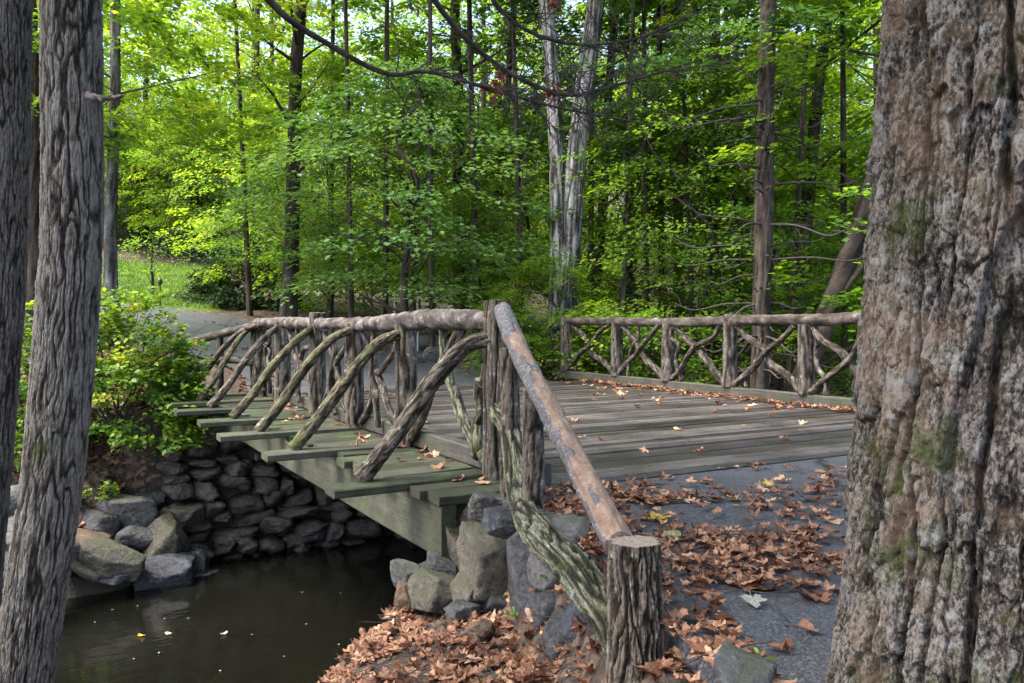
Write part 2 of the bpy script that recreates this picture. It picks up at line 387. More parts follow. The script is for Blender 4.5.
def water():
    m, N, L, out = mat('water')
    co = coords(N, (1.0, 2.6, 1))
    n1 = noise(N, co, 2.2, 3, .5); n2 = noise(N, co, 9, 2, .5)
    h = math_(N, 'ADD', n1, math_(N, 'MULTIPLY', n2, .12))
    bp = N('Bump', Strength=.14, Distance=.05, Height=h).outputs[0]
    gl = N('BsdfGlossy', Roughness=.04, Normal=bp, Color=(1, 1, 1, 1))
    tr = N('BsdfTransparent', Color=(.25, .255, .20, 1))
    df = N('BsdfDiffuse', Color=(.013, .0135, .010, 1))
    m1 = N('MixShader', Fac=.4); L(tr.outputs[0], m1.inputs[1]); L(df.outputs[0], m1.inputs[2])
    fr = N('Fresnel', IOR=1.45, Normal=bp)
    ms = N('MixShader', Fac=fr.outputs[0]); L(m1.outputs[0], ms.inputs[1]); L(gl.outputs[0], ms.inputs[2])
    L(ms.outputs[0], out.inputs[0]); return m
M['water'] = water()
def metal(name, col, ro=.5):
    m, N, L, out = mat(name)
    n = noise(N, coords(N), 20, 4)
    c = mixc(N, n, tuple(v*.7 for v in col), tuple(v*1.2 for v in col))
    p = N('BsdfPrincipled', Base__Color=c, Roughness=ro); L(p.outputs[0], out.inputs[0]); return m
M['post_grey'] = metal('post_grey', (.3, .32, .34)); M['iron'] = metal('iron', (.03, .028, .026))

# ------------------------------------------------------------------ layout frames
BX, BY, BA = -.12, 6.9, rad(29.3)
cB, sB = math.cos(BA), math.sin(BA)
def tn_of(x, y):
    dx, dy = x-BX, y-BY
    return -dx*sB+dy*cB, dx*cB+dy*sB
def B2W(n, t): return BX+n*cB-t*sB, BY+n*sB+t*cB
def W(px, py, D): return np.array([(px-512)/F*D, D, CZ+(HZ-py)/F*D])   # world point at depth D
def t_on_line(px, n):                                                    # along-bridge position seen at a column
    k = (px-512)/F; x0, y0 = BX+n*cB, BY+n*sB
    return (x0-k*y0)/(k*cB+sB)
WATER = -2.5
def xline(y): return .53-.2*(y-3.64)
RD = spline([B2W(3.2, 8.4), B2W(3.2, 9.6), (-3.7, 19.4), (-7.4, 22.4), (-12, 25.3), (-19, 28), (-30, 30), (-50, 31)], 90)
RDw = np.interp(np.linspace(0, 1, 90), [0, .15, .4, 1], [3.35, 3.1, 2.5, 2.4])
def road_dist(x, y):
    d = np.full(np.shape(x), 1e9)
    for (a, b), w in zip(RD[::2], RDw[::2]): d = np.minimum(d, np.hypot(x-a, y-b)-w)
    return d
def Hs(x, y):
    x, y = np.broadcast_arrays(np.asarray(x, float), np.asarray(y, float))
    t, n = tn_of(x, y)
    w = S((n+2.3)/.5)*S((8.4-n)/.6)
    nat = -2.95+2.3*S((t-6.3)/2.3)+.6*S((t-8.3)/2.5)
    wall = -2.95+2.88*S((t-7.95)/.25)
    far = nat*(1-w)+wall*w+.117*np.maximum(0, t-9.5)+.14*np.maximum(0, t-36)
    d = xline(y)-x
    zf = np.interp(y, [-5, 0, 3.6, 5.8, 7], [-.25, -.32, -.42, -.7, -.95])
    dc = np.interp(y, [-5, 0, 3, 4.5, 6, 7], [3.5, 2.6, 1.8, 1.3, .9, .7])
    left = zf-.1*np.minimum(d, dc)-.8*np.maximum(0, d-dc)
    left = np.maximum(left, -.95-.55*np.maximum(0, t+2.2))
    k = S((d+.05)/.28)
    near = -.08*(1-k)+left*k
    near = near-2.4*np.maximum(0, t+.42)
    near = np.maximum(near, -2.95)
    far = np.maximum(far, -2.95)
    return np.maximum(near, far)
def H(x, y):
    h = Hs(x, y); x = np.asarray(x, float); y = np.asarray(y, float)
    t, n = tn_of(x, y); d = xline(y)-x
    onroad = np.maximum(S((.3-d)/.3)*S((2-t)/1.0), S((.5-road_dist(x, y))/.6))
    a = .10*fbm(x*.7, y*.7, .3, 4)+.02*fbm(x*4, y*4, .7, 3)
    hill = .9*fbm(x*.06, y*.06, 2.2, 3)*S((t-13)/12)
    return h+a*(1-onroad)*.9-onroad*.05*(t < 8)-.04*onroad*(t >= 8)+hill*(1-S((6-road_dist(x, y))/6))

# ------------------------------------------------------------------ ground, roads, water
def axis(lo, a, b, hi, step, grow=1.13):
    v = list(np.arange(a, b, step)); s = step; x = v[-1]
    while x < hi: s *= grow; x += s; v.append(x)
    s = step; x = a; pre = []
    while x > lo: s *= grow; x -= s; pre.append(x)
    return np.array(pre[::-1]+v)
def grid(X, Y, Z, name, material, attrs=None):
    ny, nx = X.shape; i = np.arange(nx*ny).reshape(ny, nx)
    Q = np.stack([i[:-1, :-1], i[:-1, 1:], i[1:, 1:], i[1:, :-1]], -1).reshape(-1, 4)
    return to_mesh(name, np.stack([X, Y, Z], -1).reshape(-1, 3), Q, None, attrs, True, [material])
gx, gy = np.meshgrid(axis(-220, -9, 8, 220, .1), axis(-120, -.5, 19, 300, .1))
tag(obj('ground', grid(gx, gy, H(gx, gy), 'ground', M['ground'])), kind='structure')

# near road: left edge follows the splayed handrail, far edge butts against the deck
ru, rv = np.meshgrid(np.linspace(0, 1, 90), np.linspace(0, 1, 90))
def deck_edge_y(x):                      # world y of the deck's near end at this x  (t = -.56)
    return BY+(x-BX)*sB/cB-.56/cB
YY = -25+rv*0
XL = np.zeros_like(ru); 
yb = -25+(rv)*(25+6.2)
xl = xline(yb)+.16+.05*fbm(yb*1.1, 3.0, 1.0, 3)+.02*fbm(yb*6, 1.0, 2.0, 2)
xr = 11+0*xl
XX = xl+(xr-xl)*ru**1.5
ytop = deck_edge_y(XX)-.012
YYY = -25+(ytop+25)*rv
XX = (xline(YYY)+.16+.05*fbm(YYY*1.1, 3.0, 1.0, 3)+.02*fbm(YYY*6, 1.0, 2.0, 2))
XX = XX+(11-XX)*ru**1.5
YYY = -25+(deck_edge_y(XX)-.012+25)*rv
tag(obj('road', grid(XX, YYY, -.012-.10*S((.06-ru)/.06)*(ru < .02)+0*XX, 'road', M['asphalt'])), kind='structure')
# far road ribbon
nrm = np.gradient(RD, axis=0); nrm /= np.linalg.norm(nrm, axis=1)[:, None]; nrm = np.stack([nrm[:, 1], -nrm[:, 0]], 1)
k = np.linspace(-1, 1, 25)
RX = RD[:, 0:1]+nrm[:, 0:1]*RDw[:, None]*k; RY = RD[:, 1:2]+nrm[:, 1:2]*RDw[:, None]*k
RT, RN = tn_of(RX, RY); keep = RT > 8.72
RZ = Hs(RX, RY)+.03
RZ[0:3] = np.minimum(RZ[0:3], -.012)
tag(obj('far_road', grid(RX[2:], RY[2:], RZ[2:], 'far_road', M['asphalt'])), kind='structure')
wx, wy = np.meshgrid(np.linspace(-40, 60, 60), np.linspace(-3.2, 10, 16))
wo = tag(obj('water', grid(wx, wy, wx*0, 'water', M['water']), None, (BX, BY, WATER), (0, 0, BA)), kind='structure')
# lawn beyond the bend
la, ld = np.meshgrid(np.linspace(-.80, -.335, 40), np.linspace(27.6, 42, 40))
lx, ly = la*ld, ld
lz = H(lx, ly)+.09
edge = np.minimum(np.minimum(la+.80, -.335-la)/.03, np.minimum(ld-27.6, 42-ld)/.8)
tag(obj('lawn', grid(lx, ly, lz-.12*(1-np.clip(edge, 0, 1)), 'lawn', M['grass'], {'tint': (.35+.5*fbm(lx*.6, ly*.6, 1.0, 3)).ravel()})), kind='structure')
gn = 26000
a_, d_ = R0.uniform(-.79, -.345, gn), R0.uniform(27.9, 41.5, gn)
px_, py_ = a_*d_, d_; pz_ = H(px_, py_)+.08
ok = road_dist(px_, py_) > .3
px_, py_, pz_ = px_[ok], py_[ok], pz_[ok]; gn = len(px_)
an = R0.uniform(0, 6.28, gn); hh = R0.uniform(.06, .16, gn); ww = .022
b0 = np.stack([px_-ww*np.cos(an), py_-ww*np.sin(an), pz_], 1); b1 = np.stack([px_+ww*np.cos(an), py_+ww*np.sin(an), pz_], 1)
b2 = np.stack([px_+R0.normal(0, .04, gn), py_+R0.normal(0, .04, gn), pz_+hh], 1)
GV = np.stack([b0, b1, b2], 1).reshape(-1, 3)
tag(obj('grass', to_mesh('grass', GV, None, np.arange(gn*3).reshape(-1, 3), {'tint': np.repeat(np.clip(.45+.5*fbm(px_*.5, py_*.5, 2.0, 3)+R0.normal(0, .15, gn), 0, 1), 3)}, False, [M['grass']])),
    'short bright green grass of the lawn beyond the bend', 'grass', kind='stuff')

# ------------------------------------------------------------------ leaves
def leaf_template(nlobe=5, seed=0, rings=3, na=30, curl=.3, lobed=True):
    r = np.random.default_rng(seed)
    th = np.linspace(0, 2*np.pi, na, endpoint=False)
    if lobed:
        rr = .55+.45*np.abs(np.cos(th*nlobe/2))**1.3*(.75+.25*np.cos(th))
        rr *= 1+.12*np.cos(th*13+seed)
        rr *= np.where(np.abs(th-np.pi) < .35, .45, 1)
    else:
        rr = .42+.58*np.abs(np.cos(th))**1.2*(.85+.15*np.cos(th))
    rr *= 1+r.normal(0, .05, na)
    f = np.linspace(0, 1, rings+1)[1:]
    X = (f[:, None]*rr*np.cos(th)).ravel(); Y = (f[:, None]*rr*np.sin(th)).ravel()
    X = np.append(X, 0)*.5; Y = np.append(Y, 0)*.5
    Z = curl*(1.1*X**2*r.uniform(-.4, 1.6)+1.3*Y**2*r.uniform(-.2, 1.8))+curl*.22*fbm(X*4+seed, Y*4, seed*1.3, 2)
    Z = Z-Z.min()*.8
    i = np.arange(rings*na).reshape(rings, na); j = np.roll(i, -1, axis=1)
    Q = np.stack([i[:-1], i[1:], j[1:], j[:-1]], -1).reshape(-1, 4)
    T = np.stack([np.full(na, rings*na), i[0], j[0]], -1)
    # stalk
    sv = np.array([[-.2, -.012, .01], [-.2, .012, .01], [-.62, .008, .05], [-.62, -.008, .05]])
    V = np.vstack([np.stack([X, Y, Z], 1), sv]); k0 = rings*na+1
    Q = np.vstack([Q, [[k0, k0+3, k0+2, k0+1]]])
    return V, Q, T
def rotmats(yaw, pitch, roll):
    cy, sy, cp, sp, cr, sr = np.cos(yaw), np.sin(yaw), np.cos(pitch), np.sin(pitch), np.cos(roll), np.sin(roll)
    z = np.zeros_like(cy); o = np.ones_like(cy)
    A = np.stack([np.stack([cy, -sy, z], -1), np.stack([sy, cy, z], -1), np.stack([z, z, o], -1)], -2)
    B = np.stack([np.stack([cp, z, sp], -1), np.stack([z, o, z], -1), np.stack([-sp, z, cp], -1)], -2)
    C_ = np.stack([np.stack([o, z, z], -1), np.stack([z, cr, -sr], -1), np.stack([z, sr, cr], -1)], -2)
    return A @ B @ C_
LT = [leaf_template(5, s, 3, 30, c) for s, c in ((1, .35), (2, .6), (3, .2), (4, .9), (6, .5))]+[leaf_template(5, 5, 3, 20, .6, False), leaf_template(3, 7, 3, 24, 1.1, True)]
def scatter(name, P, size, material, tilt=.3, tint=None):
    n = len(P); mb = MB(); kind = R0.integers(0, len(LT), n)
    tint = R0.beta(1.1, 1.3, n) if tint is None else tint
    Rm = rotmats(R0.uniform(0, 6.28, n), R0.normal(0, tilt, n), R0.normal(0, tilt, n))
    for kk, (V, Q, T) in enumerate(LT):
        idx = np.where(kind == kk)[0]
        if not len(idx): continue
        m = len(idx); VV = np.einsum('nij,vj->nvi', Rm[idx], V)*np.asarray(size)[idx][:, None, None]+P[idx][:, None, :]
        off = (np.arange(m)*len(V))[:, None, None]
        mb.add(VV.reshape(-1, 3), (Q[None]+off).reshape(-1, 4), (T[None]+off).reshape(-1, 3), {'tint': np.repeat(tint[idx], len(V))})
    return mb.build(name, material)

# leaf litter heaps on the near slope, far bank, wall tops
def pts(n, xr, yr, cond): 
    x = R0.uniform(*xr, n*6); y = R0.uniform(*yr, n*6); k_ = cond(x, y); return x[k_][:n], y[k_][:n]
x, y = pts(2300, (-1.9, 1.6), (1.8, 7.0), lambda x, y: (xline(y)-x > -.28) & (tn_of(x, y)[0] < -.45) & ((xline(y)-x < 1.8) | (R0.random(len(x)) < .3)))
tag(scatter('leaf_litter', np.stack([x, y, H(x, y)+R0.uniform(.002, .03, len(x))], 1), R0.uniform(.04, .15, len(x)), M['dry_leaf'], .17),
    'thick layer of russet dead leaves on the slope below the handrail', 'leaf litter', kind='stuff')
x, y = pts(1900, (-9, -3.5), (10.5, 18), lambda x, y: (tn_of(x, y)[0] > 7.0) & (tn_of(x, y)[1] < -.8) & (road_dist(x, y) > .1))
x2, y2 = pts(1800, (-4, 12), (15, 27), lambda x, y: (tn_of(x, y)[0] > 9.2) & (road_dist(x, y) > -.1))
x3, y3 = pts(420, (-9, 1), (15, 25), lambda x, y: (tn_of(x, y)[0] > 9) & (np.abs(road_dist(x, y)+.7) < .8))
x, y = np.concatenate([x, x2, x3]), np.concatenate([y, y2, y3])
tag(scatter('leaf_litter', np.stack([x, y, H(x, y)+.05], 1), R0.uniform(.1, .2, len(x)), M['dry_leaf'], .3),
    'fallen brown leaves over the far bank and along the far road', 'leaf litter', kind='stuff')

# ------------------------------------------------------------------ fallen leaves, one by one
LM = {}
def leaf_mesh(kind, material, t):
    key = (kind, material, round(t, 1))
    if key not in LM:
        V, Q, T = LT[kind]; LM[key] = to_mesh('fallen_leaf', V, Q, T, {'tint': np.full(len(V), round(t, 1))}, True, [M[material]])
    return LM[key]
def fallen(x, y, z, size, label, group, material='dry_leaf', tilt=.12, kind=None):
    o = obj('fallen_leaf', leaf_mesh(R0.integers(0, len(LT)) if kind is None else kind, material, float(R0.uniform(.2, 1))), None, (x, y, z),
            (R0.normal(0, tilt), R0.normal(0, tilt), R0.uniform(0, 6.28)), (size,)*3)
    return tag(o, label, 'leaf', group)
cl = []       # drifts of leaves on the asphalt near the handrail
while len(cl) < 150:
    y = R0.uniform(2.7, 7.6); x = xline(y)+.15+abs(R0.normal(0, 1))*1.05
    t, n = tn_of(x, y)
    if t > -.6 or x > 3.2: continue
    dens = .35+1.2*fbm(x*1.1+3, y*1.6, 1.7, 2)
    if R0.random() > dens or (y < 4.0 and x > .95+.15*R0.random() and R0.random() < .8): continue
    cl.append((x, y))
for x, y in cl:
    fallen(x, y, -.008+R0.uniform(0, .012), R0.uniform(.07, .15), 'dry russet leaf lying on the dark asphalt before the deck', 'fallen leaves on the asphalt')
for i in range(100):
    t = R0.uniform(-.5, 8.4); n = 6.45-abs(R0.normal(0, .9)) if i % 3 else R0.uniform(.5, 6.4)
    if n < .5: continue
    x, y = B2W(n, t); fallen(x, y, .012, R0.uniform(.08, .16), 'dry tan leaf lying on the grey deck planks', 'fallen leaves on the deck')
for i in range(46):
    t = R0.uniform(-.2, 7.5); n = .02-abs(R0.normal(0, .22)); x, y = B2W(n, t)
    fallen(x, y, .012, R0.uniform(.09, .16), 'curled brown leaf lying on the mossy planks outside the railing', 'fallen leaves beside the railing', tilt=.3)
p = W(656, 516, 4.7); q = 1.3/((516-HZ)/F)
fallen(.95, 5.45, .012, .17, 'bright yellow leaf on the asphalt beside the slanting log rail', None, 'dry_yellow', .1, 5)
fallen(.93, 4.95, .015, .19, 'pale green leaf on the asphalt just behind the stump top', None, 'dry_green', .1, 5)
fallen(1.1, 3.88, .012, .14, 'pale grey leaf lying alone on the bare asphalt near the stump', None, 'dry_pale', .1, 0)
fallen(1.95, 6.55, .012, .13, 'small golden leaf among the russet leaves far out on the asphalt', None, 'dry_yellow', .1, 1)
for px, py, mm, lb in ((141, 637, 'dry_yellow', 'orange yellow leaf floating on the dark stream nearest the leaning trunk'), (169, 635, 'dry_pale', 'pale leaf floating on the stream beside an orange one'),
                       (224, 635, 'dry_pale', 'white leaf floating on the open water below the bridge')):
    D = F*(CZ-WATER)/(py-HZ); w_ = W(px, py, D); fallen(w_[0], D, WATER+.012, .11, lb, None, mm, .02, 5)
for i in range(16):
    px, py = R0.uniform(80, 380), R0.uniform(590, 678); D = F*(CZ-WATER)/(py-HZ); w_ = W(px, py, D)
    fallen(w_[0], D, WATER+.012, .032, 'tiny pale leaf scrap floating on the dark stream', 'leaf scraps on the water', 'dry_pale', .02, 5)
mbt = MB()
for _ in range(170):
    y = R0.uniform(2.4, 6.8); x = xline(y)+R0.normal(-.25, .6)
    if x < -1.6: continue
    z_ = max(float(H(x, y)), -.012 if x > xline(y)+.2 else -9)+.025; a_ = R0.uniform(0, 6.28); l_ = R0.uniform(.05, .22); dv_ = np.array([math.cos(a_), math.sin(a_), R0.normal(0, .15)])*l_
    c0 = np.array([x, y, z_]); tube(mbt, [c0-dv_, c0+R0.normal(0, .01, 3), c0+dv_], [.004, .002], 5, 5, None, 0, False)
tag(mbt.build('twig_litter', M['twig']), 'thin dead twigs strewn among the fallen leaves', 'twigs', kind='stuff')
# drifts against the near road edge and deck kerb (a mass)
x, y = pts(1000, (.2, 3.6), (2.4, 7.6), lambda x, y: (tn_of(x, y)[0] < -.56) & (xline(y)-x < -.1) & ((y > 4.05) | (x < .95)) & (R0.random(len(x)) < np.clip(1.1*np.exp(-np.maximum(0, x-xline(y)-.25)*2.3)+.75*(fbm(x*1.1+3, y*1.6, 1.7, 2) > .13)*np.exp(-np.maximum(0, x-xline(y)-.8)*.8), 0, 1)))
xx, yy = B2W(6.62-np.abs(R0.normal(0, .12, 420)), R0.uniform(.5, 8.5, 420))
zz = np.concatenate([np.full(len(x), .0), np.full(420, .015)])+R0.uniform(0, .025, len(x)+420)
tag(scatter('leaf_litter', np.stack([np.concatenate([x, xx]), np.concatenate([y, yy]), zz], 1), R0.uniform(.04, .13, len(zz)), M['dry_leaf'], .10),
    'drifts of russet leaves on the asphalt edge and against the deck kerb', 'leaf litter', kind='stuff')

# ------------------------------------------------------------------ the timber bridge (local: X = across n, Y = along t)
def box(mb, c, h, tint=.5, bev=.008, rz=0, rx=0, ry=0, seg=1, wob=0.0):
    """bevelled plank; seg cuts along x, wob bends it a little"""
    hx, hy, hz = h; us = np.linspace(-1, 1, seg+1); V = []; Q = []
    prof = [(-hy, -hz+bev), (-hy, hz-bev), (-hy+bev, hz), (hy-bev, hz), (hy, hz-bev), (hy, -hz+bev), (hy-bev, -hz), (-hy+bev, -hz)]
    for u in us:
        e = bev if abs(abs(u)-1) < 1e-6 else 0
        for (a, b) in prof: V.append((u*hx, a, b))
    V = np.array(V)
    if wob:
        V[:, 2] += wob*perlin(V[:, 0]*.9+tint*50, V[:, 1]*3, tint*31); V[:, 1] += wob*.8*perlin(V[:, 0]*.7+tint*90, 2.0, tint*17)
    m = len(prof)
    for i in range(seg):
        for j in range(m): Q.append((i*m+j, i*m+(j+1) % m, (i+1)*m+(j+1) % m, (i+1)*m+j))
    caps = []
    T = []
    for b, k in ((0, 1), (seg*m, -1)):
        ids = [b+j for j in range(m)]
        for j in range(1, m-1): T.append((ids[0], ids[j], ids[j+1])[::-k])
    Rm = rotmats(np.array([rz]), np.array([ry]), np.array([rx]))[0]
    mb.add(V@Rm.T+np.asarray(c), Q, T, {'tint': tint})
bridge = tag(empty('timber_bridge', (BX, BY, 0), BA), 'rustic timber bridge with log railings crossing the dark stream', 'bridge')
mb = MB(); t = -.55
while t < 8.7:
    w = R0.uniform(.14, .19)
    box(mb, (3.42, t+w/2, -.03+R0.normal(0, .006)), (3.36, w/2-.008, .03), R0.random(), .006, R0.normal(0, .001), R0.normal(0, .012), 0, 20, .006); t += w
mb.build('deck', M['deck'], bridge, False)
mbn = MB()
t = -.55
rn = np.random.default_rng(8)
while t < 8.6:
    for n_ in (1.2, 2.9, 4.6, 6.2):
        for dt in (.04, .12):
            a8 = np.linspace(0, 2*np.pi, 7)[:-1]; c8 = np.array([n_+rn.normal(0, .012), t+dt+rn.normal(0, .01), .006])
            V8 = np.vstack([c8+.007*np.stack([np.cos(a8), np.sin(a8), 0*a8], 1), c8+.006*np.stack([np.cos(a8), np.sin(a8), 0*a8+.3], 1), c8+[0, 0, .003]])
            mbn.add(V8, [(q, (q+1) % 6, 6+(q+1) % 6, 6+q) for q in range(6)], [(6+q, 6+(q+1) % 6, 12) for q in range(6)])
    t += .165
o = mbn.build('nail_heads', M['iron'], bridge); o['kind'] = 'stuff'
mb = MB(); t = -.42; outr = []
tk = [t_on_line(p_, 0.0) for p_ in (405, 355, 318, 283, 258)]; tk = [0.0]+[float(v) for v in tk]
while t < 8.5:
    w = R0.uniform(.2, .26); L_ = R0.uniform(.72, .92)
    if abs(t+w/2-.0) < .4: L_ = .70+.1*R0.random()
    box(mb, (-L_/2+.03, t+w/2, -.035+R0.normal(0, .008)), (L_/2+.0, w/2-.006, .035), R0.random(), .007, R0.normal(0, .006), R0.normal(0, .02), R0.normal(0, .008), 6, .01); t += w
mb.build('walkway', M['walk'], bridge, False)
tk_out = [.14, 2.0, 3.5, 4.9, 6.3, 7.45, 8.6]; outL = [1.33, 1.38, 1.52, 1.5, 1.58, 1.5, 1.32]
for i, t in enumerate(tk_out):
    m2 = MB(); ln = outL[i]
    box(m2, (-ln/2-.02, t, .004), (ln/2, .125, .034), R0.random(), .01, R0.normal(0, .01), R0.normal(0, .02), 0, 8, .008)
    m2.build('outrigger_plank', M['walk'], bridge, False)
m2 = MB()
box(m2, (0, 0, 0), (4.5, .06, .20), .5, .012, rad(90), 0, 0, 20, .006)
o = m2.build('fascia_beam', M['beam'], bridge, False, loc=(-.62, 4.1, -.28))
m2 = MB()
box(m2, (0, 0, 0), (4.45, .05, .16), .3, .012, rad(90), 0, 0, 20, .006)
m2.build('under_beam', M['beam'], bridge, False, loc=(-.50, 4.12, -.245))
for n_ in (1.2, 2.9, 4.6, 6.2):
    m2 = MB(); box(m2, (0, 0, 0), (4.45, .09, .17), .5, .012, rad(90), 0, 0, 8, .004); m2.build('joist', M['beam'], bridge, False, loc=(n_, 4.1, -.245))
for n_, t0, t1 in ((.13, -.5, 8.6), (6.72, -.5, 9.7)):
    m2 = MB(); box(m2, (0, 0, 0), ((t1-t0)/2, .075, .085), .5, .015, rad(90), 0, 0, 30, .012)
    m2.build('curb', M['curb'], bridge, False, loc=(n_, (t0+t1)/2, .088))
# near railing -------------------------------------------------------
fur_post = furrow(16, .12, .016, .004, .2)
fur_log = furrow(20, .14, .014, .004, .25)
mb = MB()
RZt = 1.27
pathA = [(-.02, -.02, RZt), (.0, 1.2, RZt+.02), (-.02, 2.4, RZt-.02), (.0, 3.6, RZt-.04), (0, tk[3]+.1, RZt-.04)]
tube(mb, pathA, [.075, .09, .08, .072, .062], 24, 90, knobbly(11, .012), 3, True, 1, wob=.12)
tube(mb, [(.01, tk[3]-.25, RZt-.05), (0, tk[3]+1.5, RZt-.04), (0, tk[4]+1.6, RZt-.055), (0, 8.35, RZt-.05)], [.08, .08, .07], 20, 60, knobbly(11, .012), 4, True, 1, wob=.1)
rail_n = mb.build('railing', [M['log_grey'], M['end']], bridge)
posts = [0.0]+tk[1:]+[8.3]
for i, t in enumerate(posts):
    mb = MB(); top = RZt-.03
    if i == 0: top = 1.44
    if i == 3: top = 1.37
    r = .108 if i == 0 else .10+.02*R0.random()
    tube(mb, [(0, t, -.06), (R0.normal(0, .012), t+R0.normal(0, .015), .6), (0, t, top)], [r*1.06, r, r*.97], 72 if i == 0 else 40, 90 if i == 0 else 50, furrow(15, .1, .02, .004, .22), 10+i, True, 1, wob=.05)
    mb.build('post', [M['log'], M['end']], rail_n)
# braces: from the outrigger ends, arching up to the rail beside each post
for i, t in enumerate(tk_out):
    mb = MB(); tt = ([0.0]+tk[1:]+[8.2])[i]
    e = R0.normal(0, .03); bn = -1.12+R0.normal(0, .04); tp = 1.13 if i == 0 else 1.17+R0.normal(0, .02)
    r = (.066, .058, .054, .052, .05, .048, .045)[i]
    ya = t+.05 if i else t+.10
    sag = .03+R0.normal(0, .03)
    if i == 0: sag, e = .08, .0
    P_ = [(bn, ya, .05), (bn+.26, ya+(tt-ya)*.2, .34+sag*.3), (bn+.55+e, ya+(tt-ya)*.5+e, .70+sag), (bn+.82, ya+(tt-ya)*.75, 1.0+sag*.9), (-.06, tt-.03, tp), ]
    tube(mb, P_, [r*1.1, r, r*1.05, r*.95, r*.9], 36 if i < 2 else 24, 80 if i < 2 else 40, furrow((34, 30, 36, 28, 34, 30, 32)[i], (.12, .2, .15, .25, .14, .2, .2)[i], (.010, .007, .009, .006, .009, .007, .006)[i], .004, .25), 30+i, True, 1, wob=.14)
    mb.build('brace', [M['log_moss'] if i in (1, 2, 3, 5) else M['log'], M['end']], rail_n)
# crooked lattice branches between the posts
def crook(a, b, k, r, seed, par, mt, nr=12):
    a, b = np.array(a), np.array(b); rr = np.random.default_rng(seed); m = 6
    P_ = [a+(b-a)*u+np.array([rr.normal(0, k*.35), rr.normal(0, k), rr.normal(0, k*.6)])*np.sin(np.pi*u)**.5 for u in np.linspace(0, 1, m)]
    mb = MB(); tube(mb, P_, [r*1.1, r, r*.9, r*.85], nr, 34, furrow(26, .2, .007, .003, .3), seed, True, 1, wob=.15)
    mb.build('lattice_branch', [mt, M['end']], par)
allp = posts
for i in range(len(allp)-1):
    a, b = allp[i], allp[i+1]; s0 = 100+i*9; g = b-a
    mt = M['log_net'] if i == 0 else M['log_dark']
    if i == 0:
        mb = MB(); tube(mb, [(.02, .14, .10), (.04, .32, .16), (.02, .62, .36), (.03, .86, .62), (.0, 1.0, .9), (.02, 1.12, 1.22)], [.055, .06, .055, .05, .04, .035], 24, 60, furrow(28, .25, .01, .003, .3), 71, True, 1, wob=.15)
        mb.build('lattice_branch', [M['log_net'], M['end']], rail_n)
        crook((.03, .42, .12), (.02, .34, .78), .05, .05, 72, rail_n, M['log_net'], 20)
        crook((.05, .30, .72), (.0, .18, 1.2), .03, .05, 73, rail_n, M['log'], 20)
        crook((.02, g-.12, .1), (.02, .75, 1.2), .05, .045, 74, rail_n, M['log'], 20)
        crook((.02, 1.15, .7), (.02, .62, 1.22), .04, .038, 75, rail_n, M['log_dark'], 16)
    else:
        crook((.02, a+.14, .1), (.02, b-.16, 1.2), .09, .042, s0, rail_n, mt)
        crook((.03, b-.14, .1), (.03, a+.18, 1.2), .08, .040, s0+1, rail_n, M['log'])
        crook((.0, a+g*.5, .1), (.0, a+g*.62+R0.normal(0, .1), 1.2), .09, .034, s0+2, rail_n, mt)
# far railing
NR = 6.72
fp = sorted(float(t_on_line(p_, NR)) for p_ in (566, 617, 668, 730, 806))
fp = [fp[0]-1.55-1.4, fp[0]-1.45]+fp
fp = [v for v in fp if v > -.6]
mb = MB()
mid = fp[-4]
tube(mb, [(NR, -.3, 1.27), (NR, 1.5, 1.31), (NR+.01, mid*.6, 1.27), (NR, mid+.15, 1.26)], [.09, .085, .085], 22, 70, knobbly(10, .01), 51, True, 1, wob=.1)
tube(mb, [(NR, mid-.2, 1.25), (NR+.02, mid+1.6, 1.22), (NR, fp[-1]-1.3, 1.23), (NR, fp[-1]+.1, 1.24)], [.085, .08, .08], 22, 70, knobbly(10, .01), 52, True, 1, wob=.1)
rail_f = mb.build('railing', [M['log_dark'], M['end']], bridge)
for i, t in enumerate(fp):
    mb = MB(); top = 1.36 if abs(t-mid) < .01 else (1.31 if i == len(fp)-1 else 1.2)
    tube(mb, [(NR, t, .17), (NR, t, .7), (NR, t+R0.normal(0, .02), top)], [.125, .115, .11], 30, 40, furrow(14, .1, .016, .004, .22), 60+i, True, 1, wob=.05)
    mb.build('post', [M['log_dark'], M['end']], rail_f)
for i in range(len(fp)-1):
    a, b = fp[i]+.12, fp[i+1]-.12
    crook((NR+.03, a, .2), (NR+.02, b, 1.18), .05, .062, 200+i*5, rail_f, M['log_dark'], 14)
    crook((NR-.04, b, .2), (NR-.02, a+.1, 1.18), .05, .05, 201+i*5, rail_f, M['log_dark'], 14)
    crook((NR+.0, b-.25, .2), (NR, b-.02, 1.15) if i % 2 else (NR, (a+b)/2+.1, 1.18), .06, .04, 202+i*5, rail_f, M['log'], 12)

